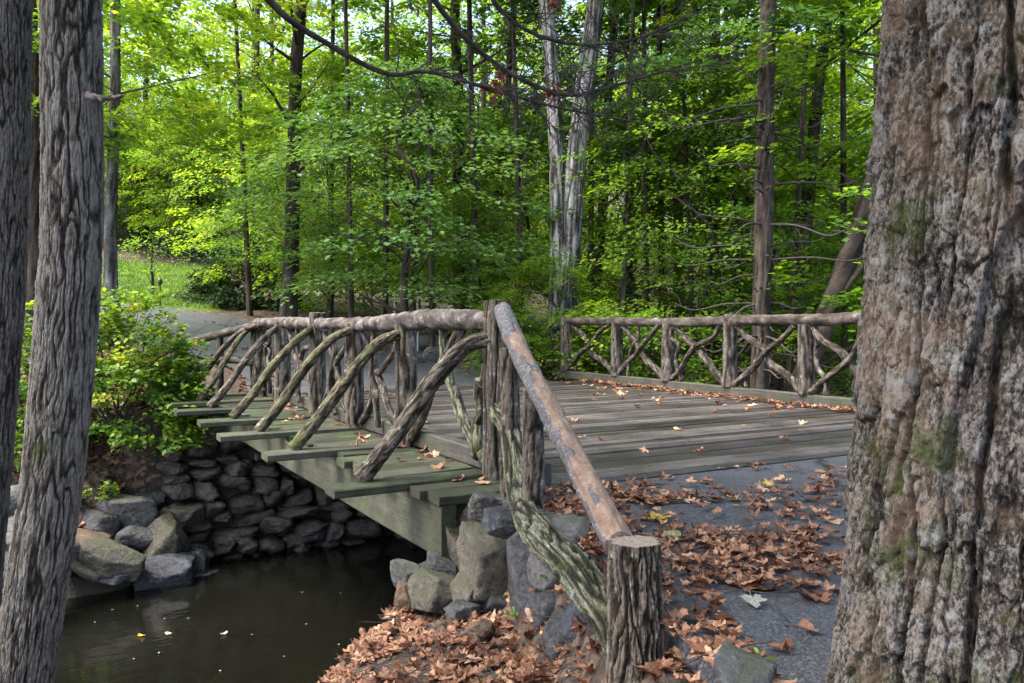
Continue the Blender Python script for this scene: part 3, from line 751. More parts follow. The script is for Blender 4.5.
# handrail at the near end: peeled slanting log, netted lower log, short posts, stump
hr = tag(empty('log_handrail', (.53, 3.64, -.4)), 'slanting peeled log handrail running down to a sawn bark covered stump', 'handrail')
def rel(ps): return [np.array(p_)-np.array([.53, 3.64, -.4]) for p_ in ps]
def peel_bark(x, y, s):
    ca = (x-35.5)/.068; s0 = s-8.5
    n = .9*fbm(x*8, y*8, s*1.1, 4)+.35*fbm(x*26, y*26, s*5, 3)
    sa = (y+16.5)/.068
    m = S((n-.30*ca-.42*sa+.14+1.0*np.exp(-(s0/.40)**2))/.35)
    return .010*S((m-.35)/.3)+.006*fbm(x*24, y*24, s*7, 4)+.012*S((fbm(x*5, y*5, s*3.1, 2)-.42)/.3), m
mb = MB(); tube(mb, rel([(-.075, 6.74, 1.36), (.06, 5.9, 1.06), (.24, 4.95, .73), (.44, 3.92, .37), (.475, 3.74, .31)]), [.06, .066, .060, .061, .058], 56, 240, peel_bark, 5, True, 1, wob=.13)
mb.build('slanting_rail', [M['peeled'], M['end']], hr)
mb = MB(); tube(mb, rel([(-.11, 6.72, .56), (.0, 6.2, .44), (.06, 5.7, .12), (.15, 5.1, .02), (.32, 4.35, .0), (.45, 3.9, -.10), (.51, 3.68, -.22)]), [.07, .082, .088, .095, .092, .088, .08], 90, 260, furrow(28, .075, .024, .006, .36, 1.0), 6, True, 1, wob=.1)
mb.build('lower_log', [M['log_net'], M['end']], hr)
for i, (x_, y_, z0, z1, r) in enumerate(((-.02, 6.2, -.2, 1.08, .07), (.13, 5.45, -.25, .84, .068))):
    mb = MB(); tube(mb, rel([(x_, y_, z0), (x_+.01, y_, .3), (x_, y_, z1)]), [r*1.1, r, r*.95], 36, 60, furrow(20, .12, .014, .004, .22), 80+i, True, 1, wob=.06)
    mb.build('post', [M['log'], M['end']], hr)
mb = MB(); tube(mb, rel([(.535, 3.62, -.75), (.532, 3.63, -.2), (.53, 3.64, .345)]), [.135, .12, .108], 240, 300, furrow(26, .13, .022, .005, .3, .8), 9, True, 1, wob=.05)
st = mb.build('stump', [M['log'], M['end']], hr)
# handrail at the far end, half hidden by the bush
h2p = B2W(-.1, 8.4)
h2 = tag(empty('log_handrail', (h2p[0], h2p[1], 0)), 'low crooked log handrail at the far end of the bridge beside the bush', 'handrail')
def relb(ps): return [np.array([*B2W(n_, t_), z_])-np.array([h2p[0], h2p[1], 0]) for n_, t_, z_ in ps]
mb = MB(); tube(mb, relb([(-.05, 8.2, 1.18), (-.5, 9.1, 1.02), (-.95, 10.0, .84), (-1.5, 11.0, .5)]), [.07, .065, .06], 16, 40, knobbly(10, .01), 91, True, 1, wob=.1)
mb.build('slanting_rail', [M['log_dark'], M['end']], h2)
mb = MB(); tube(mb, relb([(-.1, 8.35, .55), (-.5, 9.0, .58), (-.95, 9.9, .40), (-1.4, 10.7, .15)]), [.05, .06, .05], 14, 36, knobbly(10, .01), 92, True, 1, wob=.15)
mb.build('lower_log', [M['log_dark'], M['end']], h2)
for i, (n_, t_) in enumerate(((-.5, 9.1), (-.95, 10.0))):
    mb = MB(); tube(mb, relb([(n_, t_, -.3), (n_, t_, .98-.16*i)]), [.06, .055], 14, 20, furrow(20, .12, .01, .003), 94+i, True, 1)
    mb.build('post', [M['log_dark'], M['end']], h2)
# handrail dropping away behind the far railing's end
h3p = B2W(NR, fp[-1]+.1)
h3 = tag(empty('log_handrail', (h3p[0], h3p[1], 0)), 'thin forked handrail dropping from the end of the far railing into the bushes', 'handrail')
def relc(ps): return [np.array([*B2W(n_, t_), z_])-np.array([h3p[0], h3p[1], 0]) for n_, t_, z_ in ps]
for zz_, nm in (((1.18, .9, .55), 'slanting_rail'), ((.7, .45, .2), 'lower_log')):
    mb = MB(); tube(mb, relc([(NR, fp[-1]+.1, zz_[0]), (NR+.1, fp[-1]+1.0, zz_[1]), (NR+.2, fp[-1]+2.0, zz_[2])]), [.08, .07, .06], 14, 30, knobbly(10, .01), 97, True, 1, wob=.1)
    mb.build(nm, [M['log_dark'], M['end']], h3)

# ------------------------------------------------------------------ rocks
_bm = bmesh.new(); bmesh.ops.create_icosphere(_bm, subdivisions=5, radius=1.0)
ICO = np.array([v.co[:] for v in _bm.verts]); ICOT = np.array([[v.index for v in f.verts] for f in _bm.faces]); _bm.free()
_bm = bmesh.new(); bmesh.ops.create_icosphere(_bm, subdivisions=4, radius=1.0)
ICO3 = np.array([v.co[:] for v in _bm.verts]); ICO3T = np.array([[v.index for v in f.verts] for f in _bm.faces]); _bm.free()
def rock_shape(seed, half, ang=.5, lo=False, rough=.05):
    r = np.random.default_rng(seed); V = (ICO3 if lo else ICO).copy(); T = ICO3T if lo else ICOT
    K = 16 if ang < .65 else 10; n = r.normal(size=(K, 3)); n /= np.linalg.norm(n, axis=1)[:, None]
    n = np.vstack([n, np.eye(3), -np.eye(3)]); d = r.uniform(.70-.16*ang, .98, len(n)); d[K:] = r.uniform(.78, .95, 6) if ang < .65 else r.uniform(.68, .95, 6)
    dots = V@n.T; rr = np.where(dots > 1e-3, d/np.maximum(dots, 1e-3), 9)
    k = 20+60*ang if ang > .3 else 12                     # smooth-min: large k = crisp edges
    rad_ = -np.log(np.exp(-k*np.minimum(rr, 2)).sum(1)+math.exp(-k*1.25))/k
    V = V*rad_[:, None]
    nz = fbm(V[:, 0]*1.6+seed*3.1, V[:, 1]*1.6, V[:, 2]*1.6, 5)
    lay = perlin(V[:, 0]*1.2+seed, V[:, 1]*1.2, V[:, 2]*7+seed)
    V = V*(1+rough*nz+.6*rough*fbm(V[:, 0]*5+seed, V[:, 1]*5, V[:, 2]*5, 3)+.35*rough*ang*np.round(lay*3)/3)[:, None]
    return V/.88*np.asarray(half), T
RG = {'boulder': None}
def rock(px, py, D, w, h, dep, material, label, seed, ang=.6, rot=(0, 0, 0), name='rock', group=None, dz=0):
    c = W(px, py, D); half = (w/2*D/F, dep/2, h/2*D/F)
    V, T = rock_shape(seed, half, ang)
    o = obj(name, to_mesh(name, V, None, T, {'tint': np.full(len(V), np.random.default_rng(seed).random())}, True, [M[material]]), None, (c[0], c[1], c[2]+dz), rot)
    return tag(o, label, 'rock', group)
# near abutment and wing wall, dry laid
for a in ((452, 548, 6.42, 34, 84, .6, 'rock_tan', 'greenish upright block under the near end of the bridge beam', 301, .8, (0, 0, .5)),
          (492, 562, 5.98, 62, 104, .45, 'rock_tan', 'tall tan upright stone of the wing wall, greenish at its foot', 302, .9, (0, .06, .4)),
          (517, 524, 5.72, 74, 34, .42, 'rock_wet', 'dark slate slab lying on top of the tall tan stone', 303, 1, (.0, .12, .3)),
          (544, 568, 5.45, 74, 104, .45, 'rock_dark', 'blackish upright stone between the tan stone and the mossy log', 304, 1, (0, -.1, .2)),
          (572, 556, 5.05, 80, 80, .4, 'rock_grey', 'grey brown stone tucked behind the mossy lower log', 305, .8, (0, .2, .5)),
          (488, 505, 6.2, 44, 30, .35, 'rock_grey', 'rounded grey stone at the corner of the walkway planks', 306, .5, (0, 0, .3)),
          (524, 508, 6.0, 46, 22, .4, 'rock_dark', 'small dark stone behind the slate slab among leaves', 314, .8, (0, 0, .1)),
          (566, 604, 4.98, 80, 44, .4, 'rock_dark', 'low dark ledge stone at the foot of the mossy log', 307, .9, (0, .1, .2)),
          (592, 622, 4.35, 52, 66, .3, 'rock_wet', 'dark angular block touching the left side of the stump', 308, 1, (.1, .35, .3)),
          (404, 572, 6.25, 28, 28, .3, 'rock_grey', 'grey stone at the top left corner of the rubble by the water', 309, .8, (0, 0, .3)),
          (437, 592, 6.05, 64, 44, .45, 'rock_tan', 'mossy brown stone in the rubble below the beam end', 310, .7, (0, .1, .6)),
          (424, 574, 6.3, 36, 20, .3, 'rock_dark', 'flat dark stone resting on the mossy brown one', 315, .7, (0, -.1, 0)),
          (405, 598, 6.1, 22, 34, .26, 'rock_rust', 'upright reddish stone at the edge of the rubble', 311, .7, (0, .15, 0)),
          (418, 628, 5.95, 36, 26, .28, 'rock_dark', 'blue grey stone at the bottom of the rubble', 312, .7, (0, 0, .7)),
          (402, 623, 6.05, 20, 24, .24, 'rock_rust', 'orange brown stone lowest at the left of the rubble', 316, .5, (0, 0, .2)),
          (482, 629, 5.2, 30, 22, .18, 'rock_rust', 'small brown stone lying loose among the leaves', 313, .6, (0, .3, .5)),
          (462, 612, 5.7, 34, 24, .25, 'rock_dark', 'dark stone below the tall tan stone', 318, .7, (0, .2, .5)),
          (574, 636, 4.5, 60, 50, .3, 'rock_dark', 'dark rough stone half buried under the foot of the mossy log', 325, .9, (0, .2, .2)),
          (505, 606, 5.75, 40, 26, .3, 'rock_dark', 'small black stone at the foot of the tall tan stone', 319, .9, (0, .2, .3)),
          (470, 590, 5.9, 34, 40, .3, 'rock_tan', 'mossy narrow stone between the tall tan stone and the rubble', 320, .9, (0, .1, .7)),
          (531, 606, 5.3, 44, 34, .3, 'rock_wet', 'wet black stone below the blackish upright one', 321, 1, (0, -.2, .4)),
          (548, 526, 5.4, 52, 34, .35, 'rock_grey', 'grey stone topping the wing wall behind the mossy log', 322, .9, (0, .1, .2)),
          (446, 566, 6.25, 40, 24, .3, 'rock_dark', 'dark flat stone wedged under the beam end', 323, .9, (0, .1, .1)),
          (456, 622, 5.75, 40, 22, .25, 'rock_tan', 'low brown stone half buried in leaves below the rubble', 324, .8, (0, .1, .3)),
          (745, 676, 3.02, 76, 50, .2, 'rock_dark', 'grey pointed rock at the asphalt edge to the right of the stump', 317, .9, (.1, .25, .4))):
    rock(*a)
# far bank boulders
for a in ((127, 512, 12.6, 60, 36, .75, 'rock_grey', 'large smooth oval grey boulder topmost on the far bank', 401, .2, (0, .05, .3)),
          (99, 532, 12.3, 40, 44, .6, 'rock_dark', 'dark slanting boulder left of the oval grey one', 402, .5, (0, .3, .2)),
          (88, 547, 11.9, 50, 30, .6, 'rock_rust', 'rust brown boulder beside the leaning trunk', 403, .4, (0, .2, .2)),
          (117, 561, 11.6, 62, 36, .6, 'rock_tan', 'light tan boulder lowest at the water edge', 404, .6, (0, .15, .2)),
          (90, 570, 11.45, 40, 18, .4, 'rock_tan', 'narrow tilted stone in front of the light tan boulder', 405, .6, (0, .5, .2)),
          (110, 577, 11.5, 44, 14, .4, 'rock_wet', 'flat wet stone lying in the shallow water', 418, .6, (0, .1, .2)),
          (166, 545, 12.5, 54, 56, .7, 'rock_tan', 'tall tan boulder with a rusty side near the stone abutment', 406, .6, (0, -.15, .4)),
          (168, 573, 12.2, 54, 36, .7, 'rock_wet', 'blue grey wet boulder below the tall tan one', 407, .7, (0, 0, .2)),
          (136, 540, 12.4, 42, 32, .6, 'rock_dark', 'dark boulder wedged under the oval grey one', 408, .5, (0, 0, .5)),
          (197, 566, 12.75, 26, 34, .5, 'rock_wet', 'small bluish boulder between the wet one and the abutment', 409, .8, (0, 0, .2)),
          (180, 517, 13.0, 52, 24, .6, 'rock_tan', 'flat brown slab against the lower left of the abutment', 410, .8, (0, -.05, .4)),
          (152, 498, 13.1, 34, 18, .5, 'rock_dark', 'small dark slab at the bottom of the soil bank', 411, .8, (0, .1, .2)),
          (193, 583, 12.6, 60, 22, .6, 'rock_wet', 'dark stone half under water at the foot of the abutment', 419, .4, (0, 0, .3)),
          (30, 535, 11.0, 50, 40, .6, 'rock_grey', 'grey boulder showing between the two left trunks', 412, .4, (0, 0, .2)),
          (14, 575, 10.5, 60, 42, .6, 'rock_wet', 'bluish boulder low between the two left trunks', 413, .5, (0, 0, .2)),
          (16, 500, 11.2, 50, 30, .6, 'rock_grey', 'pale boulder high between the two left trunks', 414, .4, (0, 0, .2)),
          (64, 560, 11.5, 40, 40, .6, 'rock_dark', 'dark boulder half hidden behind the leaning trunk', 415, .5, (0, 0, .2))):
    a = list(a); a[9] = a[9]*.55 if a[9] < .65 else a[9]; rock(*a, name='boulder')
for i in range(16):
    px = R0.uniform(60, 240); D = R0.uniform(9.5, 12.2)
    V, T = rock_shape(500+i, (R0.uniform(.2, .45), R0.uniform(.15, .3), .12), .4, True)
    o = obj('stone', to_mesh('stone', V, None, T, {'tint': np.full(len(V), R0.random())}, True, [M['rock_tan']]), None, ((px-512)/F*D, D, -2.84), (0, 0, R0.uniform(0, 6)))
    tag(o, 'drowned brown stone on the bed of the stream', 'rock', 'stones under the water')
# far abutment of mortared fieldstones
ab = tag(empty('stone_abutment', (*B2W(2.5, 8.1), -2.6), BA), 'dark fieldstone abutment carrying the far end of the bridge', 'abutment')
mb = MB(); z = -.25; sd = 600
n0, n1 = -1.55, 7.2
while z < 2.15:
    hh_ = R0.uniform(.15, .32) if z > .1 else .4
    n = n0+R0.uniform(-.1, .1)
    while n < n1:
        w = R0.uniform(.2, .55)*(1.4 if z < .8 else 1); sd += 1
        h1 = hh_*R0.uniform(.85, 1.12)
        V, T = rock_shape(sd, (w*.53, .26+.06*R0.random(), h1*.53), .12, True, .12)
        V = V@rotmats(np.array([R0.normal(0, .1)]), np.array([R0.normal(0, .1)]), np.array([R0.normal(0, .06)]))[0].T
        top = 2.15 if n > -.9 else 1.95-.5*R0.random()*0
        if z+h1*.5 < top+.1:
            mb.add(V*np.array([1, 1, R0.uniform(.9, 1.25)])+np.array([n+w/2-2.5, -.18+R0.normal(0, .045), z+hh_/2+R0.normal(0, .045)]), None, T, {'tint': R0.random()})
        n += w*.98
    z += hh_*.93
mb.build('stonework', M['masonry'], ab)
mb = MB(); box(mb, ((n0+n1)/2-2.5, .08, .9), ((n1-n0)/2-.05, .22, 1.2), .5, .03); mb.build('mortar', M['mortar'], ab, False)
mb = MB(); box(mb, (-.64-2.5, -.06, 2.17), (.20, .3, .19), .5, .02, 0, 0, 0, 4, .01); mb.build('bearing_block', M['mortar'], ab, False)
# near abutment wall under the deck
na = tag(empty('stone_abutment', (*B2W(3.2, -.45), -2.6), BA), 'near abutment wall in the dark under the bridge deck', 'abutment')
mb = MB(); z = 0
while z < 2.2:
    n = -3.7
    while n < 3.9:
        w = R0.uniform(.4, .9); sd += 1; V, T = rock_shape(sd, (w*.53, .25, .24), .4, True, .07)
        mb.add(V+np.array([n+w/2, R0.normal(0, .03), z+.2]), None, T, {'tint': R0.random()}); n += w
    z += .42
mb.build('stonework', M['masonry'], na)

# ------------------------------------------------------------------ trees
def leaf_cards(P, nrm_, dirn, L_, Wd):
    """folded diamond leaves: 4 verts, 2 triangles"""
    side = np.cross(nrm_, dirn); side /= np.linalg.norm(side, axis=1)[:, None]+1e-9
    l = L_[:, None]; w = Wd[:, None]
    a = P; b = P+dirn*l*.45+side*w*.5+nrm_*w*.12; c = P+dirn*l-nrm_*l*.08; d = P+dirn*l*.45-side*w*.5+nrm_*w*.12
    V = np.stack([a, b, c, d], 1).reshape(-1, 3); k_ = np.arange(len(P))[:, None]*4
    T = np.concatenate([k_+np.array([[0, 2, 1]]), k_+np.array([[0, 3, 2]])], 1).reshape(-1, 3)
    return V, T
def unit(v): return v/(np.linalg.norm(v, axis=-1, keepdims=True)+1e-9)
def sprays(C, out, ns, ln, wd, leaf, r, droop=.35, flat=.35, tint0=None, thick=.06):
    """flat leaf sprays round centres C, each growing outwards along 'out'"""
    n = len(C); tot = n*ns
    i = np.repeat(np.arange(n), ns)
    u = r.beta(1.3, 1.1, tot)*ln[i]; v = r.normal(0, .42, tot)*wd[i]*(1-.5*(u/ln[i])**2)
    o = out[i]; sd_ = unit(np.cross(o, np.array([0, 0, 1.])))
    P = C[i]+o*u[:, None]+sd_*v[:, None]
    P[:, 2] += -droop*(u**2)/ln[i]-.25*np.abs(v)**2/wd[i]+r.normal(0, thick, tot)
    nn = unit(np.stack([r.normal(0, flat, tot), r.normal(0, flat, tot), np.ones(tot)], 1)+o*.25)
    dd = unit(o+sd_*(np.sign(v)*.6+r.normal(0, .5, tot))[:, None]); dd = unit(dd-nn*(dd*nn).sum(1)[:, None])
    L_ = leaf*r.uniform(.7, 1.3, tot); V, T = leaf_cards(P, nn, dd, L_, L_*r.uniform(.55, .8, tot))
    tt = (r.beta(3, 3, n) if tint0 is None else tint0)[i]+r.normal(0, .12, tot)
    return V, T, np.repeat(np.clip(tt, 0, 1), 4)
def crown(name, material, z0, z1, rmax, nspray, ns, leaf, seed, top=.5, bias=1.0, wide=1.0, low_r=.6, flat=.35):
    """crown mesh and the limb skeleton that carries it (local to the tree base)"""
    r = np.random.default_rng(seed)
    u = r.random(nspray)**bias; z = z0+(z1-z0)*u
    prof = rmax*np.where(u < top, low_r+(1-low_r)*np.sin(u/top*np.pi/2), np.cos((u-top)/(1-top)*np.pi/2*.93))
    az = r.uniform(0, 6.283, nspray); rr = prof*np.sqrt(r.uniform(.05, 1, nspray))*(1+.35*perlin(np.cos(az)*1.5+seed, np.sin(az)*1.5, z*.35))
    out = unit(np.stack([np.cos(az+r.normal(0, .3, nspray)), np.sin(az+r.normal(0, .3, nspray)), r.normal(.05, .12, nspray)], 1))
    C_ = np.stack([rr*np.cos(az), rr*np.sin(az), z], 1)
    ln = r.uniform(.7, 1.5, nspray)*wide; wd = ln*r.uniform(.45, .8, nspray)
    C_ = C_-out*(ln*.4)[:, None]
    V, T, tt = sprays(C_, out, ns, ln, wd, leaf, r, flat=flat)
    return to_mesh(name, V, None, T, {'tint': tt}, True, [M[material]]), C_, out
def trunk_mesh(name, path, r0, r1, material, limbs=None, seed=0, nr=14, ns=30, bark=None, flare=1.35, lim_r=.35):
    mb = MB(); n_ = ns; C = spline(path, n_); u = np.linspace(0, 1, n_)
    Rr = r0+(r1-r0)*u; Rr = Rr*(1+(flare-1)*np.exp(-u*14))
    tube(mb, None, None, nr, n_, bark or furrow(7, .2, .02*min(1, r0*4), .005, .3), seed, True, 0, C=C, Rr=Rr, wob=.06)
    if limbs is not None:
        rr = np.random.default_rng(seed)
        for e in limbs:
            hgt = e[2]; s_ = np.clip(hgt-abs(rr.normal(0, .5))-.35*np.hypot(e[0], e[1]), C[0, 2]+.6, C[-1, 2]-.05)
            i = int(np.argmin(np.abs(C[:, 2]-s_))); a = C[i]
            mid_ = (a+e)/2+rr.normal(0, .15, 3)+np.array([0, 0, .1])
            rb = max(.012, Rr[i]*lim_r*rr.uniform(.6, 1))
            tube(mb, [a, mid_, e], [rb, rb*.65, .007], 5, 9, None, 0, False)
    return mb.mesh(name, [M[material]])
def copy_tree(src, loc, rz, sc, label=None, group=None):
    r = src.copy(); COL.objects.link(r); r.location = loc; r.rotation_euler = (0, 0, rz); r.scale = (sc[0], sc[0], sc[1])
    if label: r['label'] = label
    if group: r['group'] = group
    for ch in src.children:
        c = ch.copy(); COL.objects.link(c); c.parent = r
    return r

# --- foreground trunks
def hash2(a, b, k):
    v = np.sin(a*127.1+b*311.7+k*74.7)*43758.5453
    return v-np.floor(v)
def vor(u, v, nu, k):
    """periodic cells in u: distances to the two nearest seeds, a random id, height inside the cell"""
    ui, vi = np.floor(u), np.floor(v); f1 = np.full(u.shape, 9.); f2 = f1.copy(); idr = np.zeros(u.shape); dv = np.zeros(u.shape)
    for a in (-1, 0, 1):
        for b in (-1, 0, 1):
            cu, cv = ui+a, vi+b; w_ = np.mod(cu, nu)
            du = cu+.15+.7*hash2(w_, cv, k)-u; dw = cv+.1+.8*hash2(w_, cv, k+3)-v; d = np.hypot(du, dw)
            m = d < f1; f2 = np.where(m, f1, np.minimum(f2, d)); idr = np.where(m, hash2(w_, cv, k+7), idr); dv = np.where(m, dw, dv); f1 = np.where(m, d, f1)
    return f1, f2, idr, dv
def big_bark(x, y, s):
    x0, y0 = x-14.2, y+6.6
    th = np.arctan2(y0, x0)/(2*np.pi)
    w1 = fbm(x*5, y*5, s*2.2, 4); w2 = fbm(x*5+9, y*5, s*2.2+3, 4); w3 = fbm(x*22, y*22, s*12, 3)
    w4 = perlin(x*3, y*3, s*.9)
    n1 = perlin(x*5.0+.16*w1, y*5.0+.16*w2, s*.42); deep = S(np.abs(n1)/.10)
    n0 = perlin(x*11+.3*w1+5, y*11+.3*w2, s*1.1); ridge = S(np.abs(n0)/.15)
    f1, f2, r1, dv = vor(th*30+.38*w1+.14*w3+.3*w4, s*2.3+.45*w2+.12*w3, 30, 1.0)
    e1 = S((f2-f1)/.10)
    g1, g2, r2, dv2 = vor(th*92+.55*w2+.38*w3, s*7.5+.5*w1+.35*w3, 92, 5.0)
    e2 = S((g2-g1)/.13)
    q1, q2, r3, dv3 = vor(th*200+.6*w2+.6*w3, s*26+.6*w1+.6*w3, 200, 9.0)
    bare = S((fbm(x*1.9+1.7, y*1.9, s*.7+.6, 3)-.16)/.05)
    fi = fbm(x*60, y*60, s*34, 4, .65)
    k = 1-.7*bare
    h = .044*deep+.022*ridge*k+k*(.012*e1+.020*(r1-.5)*e1+.016*dv*e1)+(.35+.65*k)*(.004*e2+.009*(r2-.5)*e2+.007*dv2*e2)+.0055*(r3-.5)+.010*w1+.004*fi-.016*bare
    tone = np.clip(-.22+.34*deep+.22*ridge+.20*e1*(.5+.5*k)+.12*e2+.24*(r2-.5)+.16*(r1-.5)+.16*(r3-.5)+.17*fi+.06*w1+.08*bare, 0, 1)
    return h-.062, tone
TB = np.array([1.66, 2.8]); zb = float(H(*TB))-.25
zz = np.concatenate([np.linspace(zb, 2.75, 760), np.linspace(2.78, 14.0, 90)])
C = np.stack([TB[0]+.02*np.maximum(0, zz), np.full_like(zz, TB[1]), zz], 1)
Rr = np.interp(zz, [zb, 0, .35, 1.2, 2.3, 7, 14], [.64, .555, .52, .48, .425, .36, .2])
tr = tag(empty('old_tree', (TB[0], TB[1], float(H(*TB)))), 'huge old tree with thick shaggy bark and moss filling the right of the view', 'tree')
mb = MB(); tube(mb, None, None, 1000, 0, big_bark, 2, True, 0, C=C-np.array([TB[0], TB[1], float(H(*TB))]), Rr=Rr)
mb.build('trunk', M['bark_big'], tr)

_fa, _fb = furrow(44, .085, .010, .004, .22, 1.0), furrow(30, .11, .011, .004, .22, 1.0)
def grey_bark(x, y, s):
    h1, t1 = _fa(x, y, s); h2, t2 = _fb(x+3, y, s); m = S((fbm(x*3, y*3, s*.9, 3)+.15)/.3)
    lo = fbm(x*2.5, y*2.5, s*.8, 3)
    return h1*(1-m)+h2*m+.004*lo, np.clip((t1*(1-m)+t2*m)*.85+.13+.10*lo, 0, 1)
def grey_tree(cols, D, wpx, label, seed, zt=12.5):
    ys, xs = np.array([c[1] for c in cols], float), np.array([(c[0]-512)/F*D for c in cols])
    zs = CZ+(HZ-ys)/F*D; sl = (xs[0]-xs[1])/(zs[0]-zs[1]); slb = (xs[-2]-xs[-1])/(zs[-2]-zs[-1])
    xb = xs[-1]+slb*(-1.2-zs[-1]); g = float(H(xb, D))
    za = np.concatenate([np.linspace(g-.2, zs[0]+.3, 330), np.linspace(zs[0]+.33, zt, 90)])
    K = np.concatenate([[g-.2], zs[::-1], [zt]]); KX = np.concatenate([[xs[-1]+slb*.8*(g-.2-zs[-1])], xs[::-1], [xs[0]+sl*(zt-zs[0])]])
    cx = np.interp(za, K, KX); ker = np.hanning(61); ker /= ker.sum(); cx = np.convolve(np.pad(cx, 30, 'edge'), ker, 'valid')
    C = np.stack([cx, np.full_like(za, D), za], 1); r = wpx/2*D/F
    Rr = r*np.interp(za-g, [-.2, 0, .4, 1.1, 3.5, 7], [1.55, 1.25, 1.04, .98, .97, .85])
    root = tag(empty('roadside_tree', (cx[0], D, g)), label, 'tree')
    off = np.array([cx[0], D, g])
    mb = MB(); tube(mb, None, None, 340, 0, lambda x, y, s: grey_bark(x, y, s), seed, True, 0, C=C-off, Rr=Rr)
    t_ = mb.build('trunk', M['bark_grey'], root)
    return root, off, C
T2, off2, C2 = grey_tree([(71, 0), (73, 230), (63, 370), (50, 500), (22, 683)], 3.6, 57, 'leaning grey trunk with finely furrowed bark, second from the left edge', 21)
T1, off1, C1 = grey_tree([(-2, 0), (-8, 280), (-26, 500), (-42, 683)], 3.75, 62, 'dark furrowed trunk cut by the left edge of the view', 22)
mb = MB()
tube(mb, [W(98, 98, 3.52)-off2, W(112, 98, 3.45)-off2, W(123, 96, 3.4)-off2], [.013, .010, .006], 10, 14, furrow(40, .2, .004, .002), 31)
tube(mb, [W(88, 96, 3.46)-off2, W(96, 98, 3.44)-off2, W(104, 100, 3.42)-off2], [.018, .015, .010], 10, 10, furrow(40, .2, .004, .002), 32)
mb.build('branch_stub', M['twig'], T2)
for q, (px, py, r_) in enumerate(((73, 217, .012), (52, 52, .014), (56, 430, .011))):   # healed knots
    mb = MB(); a_ = W(px, py, 3.50)-off2; tube(mb, [a_+np.array([0, .06, -.01]), a_, a_+np.array([.002, -.016, .002])], [r_*2.6, r_*1.6, r_*.7], 14, 14, knobbly(40, .006), 700+q); mb.build('knot', M['log_dark'], T2)

# bare overhanging branches
def twigs(mb, C, r0, rs, dens, depth=1, ln=.7, sway=(0, 0, -.1)):
    n_ = len(C)
    for _ in range(dens):
        i = int(rs.integers(int(n_*.1), n_-1)); a = C[i]; tdir = unit(C[min(i+2, n_-1)]-C[i])
        v = unit(tdir*rs.uniform(.4, 1.2)+rs.normal(0, .6, 3)+np.array(sway)); l = ln*rs.uniform(.4, 1.2)
        P_ = [a, a+v*l*.4+rs.normal(0, .05*l, 3), a+v*l*.75+rs.normal(0, .08*l, 3)+np.array([0, 0, -.04*l]), a+v*l+rs.normal(0, .1*l, 3)]
        c_ = spline(P_, 12); tube(mb, None, None, 5, 0, None, 0, False, 0, C=c_, Rr=np.linspace(r0, r0*.3, 12))
        if depth: twigs(mb, c_, r0*.65, rs, 4, depth-1, l*.55, sway)
rs = np.random.default_rng(41)
mains = [([(70, -420, 3.6), (150, -170, 3.9), (265, -4, 4.5), (330, 45, 5.0), (388, 74, 5.4), (430, 72, 5.6), (500, 92, 6.0), (560, 108, 6.3), (650, 125, 6.6)], (.035, .022, .019, .015, .012, .007), 40, .75),
         ([(70, -480, 3.6), (260, -260, 4.0), (400, -60, 4.8), (437, 4, 5.0), (478, 50, 5.3), (520, 78, 5.5), (570, 95, 5.7), (620, 84, 5.9), (700, 60, 6.2)], (.035, .026, .02, .017, .013, .007), 40, .7),
         ([(70, -420, 3.6), (330, -200, 4.6), (470, -60, 5.2), (500, 10, 5.5), (560, 42, 5.8), (630, 40, 6.1), (700, 12, 6.4)], (.03, .02, .012, .006), 34, .6)]
for i, (pp, rr_, nd, ln) in enumerate(mains):
    c_ = spline([W(*p_)-off2 for p_ in pp], 70); mb = MB()
    tube(mb, None, None, 10, 0, knobbly(20, .003), 45+i, True, 0, C=c_, Rr=.85*np.interp(np.linspace(0, 1, 70), np.linspace(0, 1, len(rr_)), rr_))
    twigs(mb, c_[30:], .0045, rs, nd, 1, ln, (0, 0, -.25))
    mb.build('bare_branch', M['twig'], T2)
# dead leaf clusters hanging in them
x = []
for px, py, D in ((552, 92, 5.65), (500, 75, 5.45), (492, 88, 5.95), (557, 5, 5.8)):
    for _ in range(12): x.append(W(px+R0.normal(0, 5), py+R0.normal(0, 5), D))
dl = scatter('dead_leaves', np.array(x)-off2, R0.uniform(.04, .08, len(x)), M['dead_red'], 1.2); dl.parent = T2

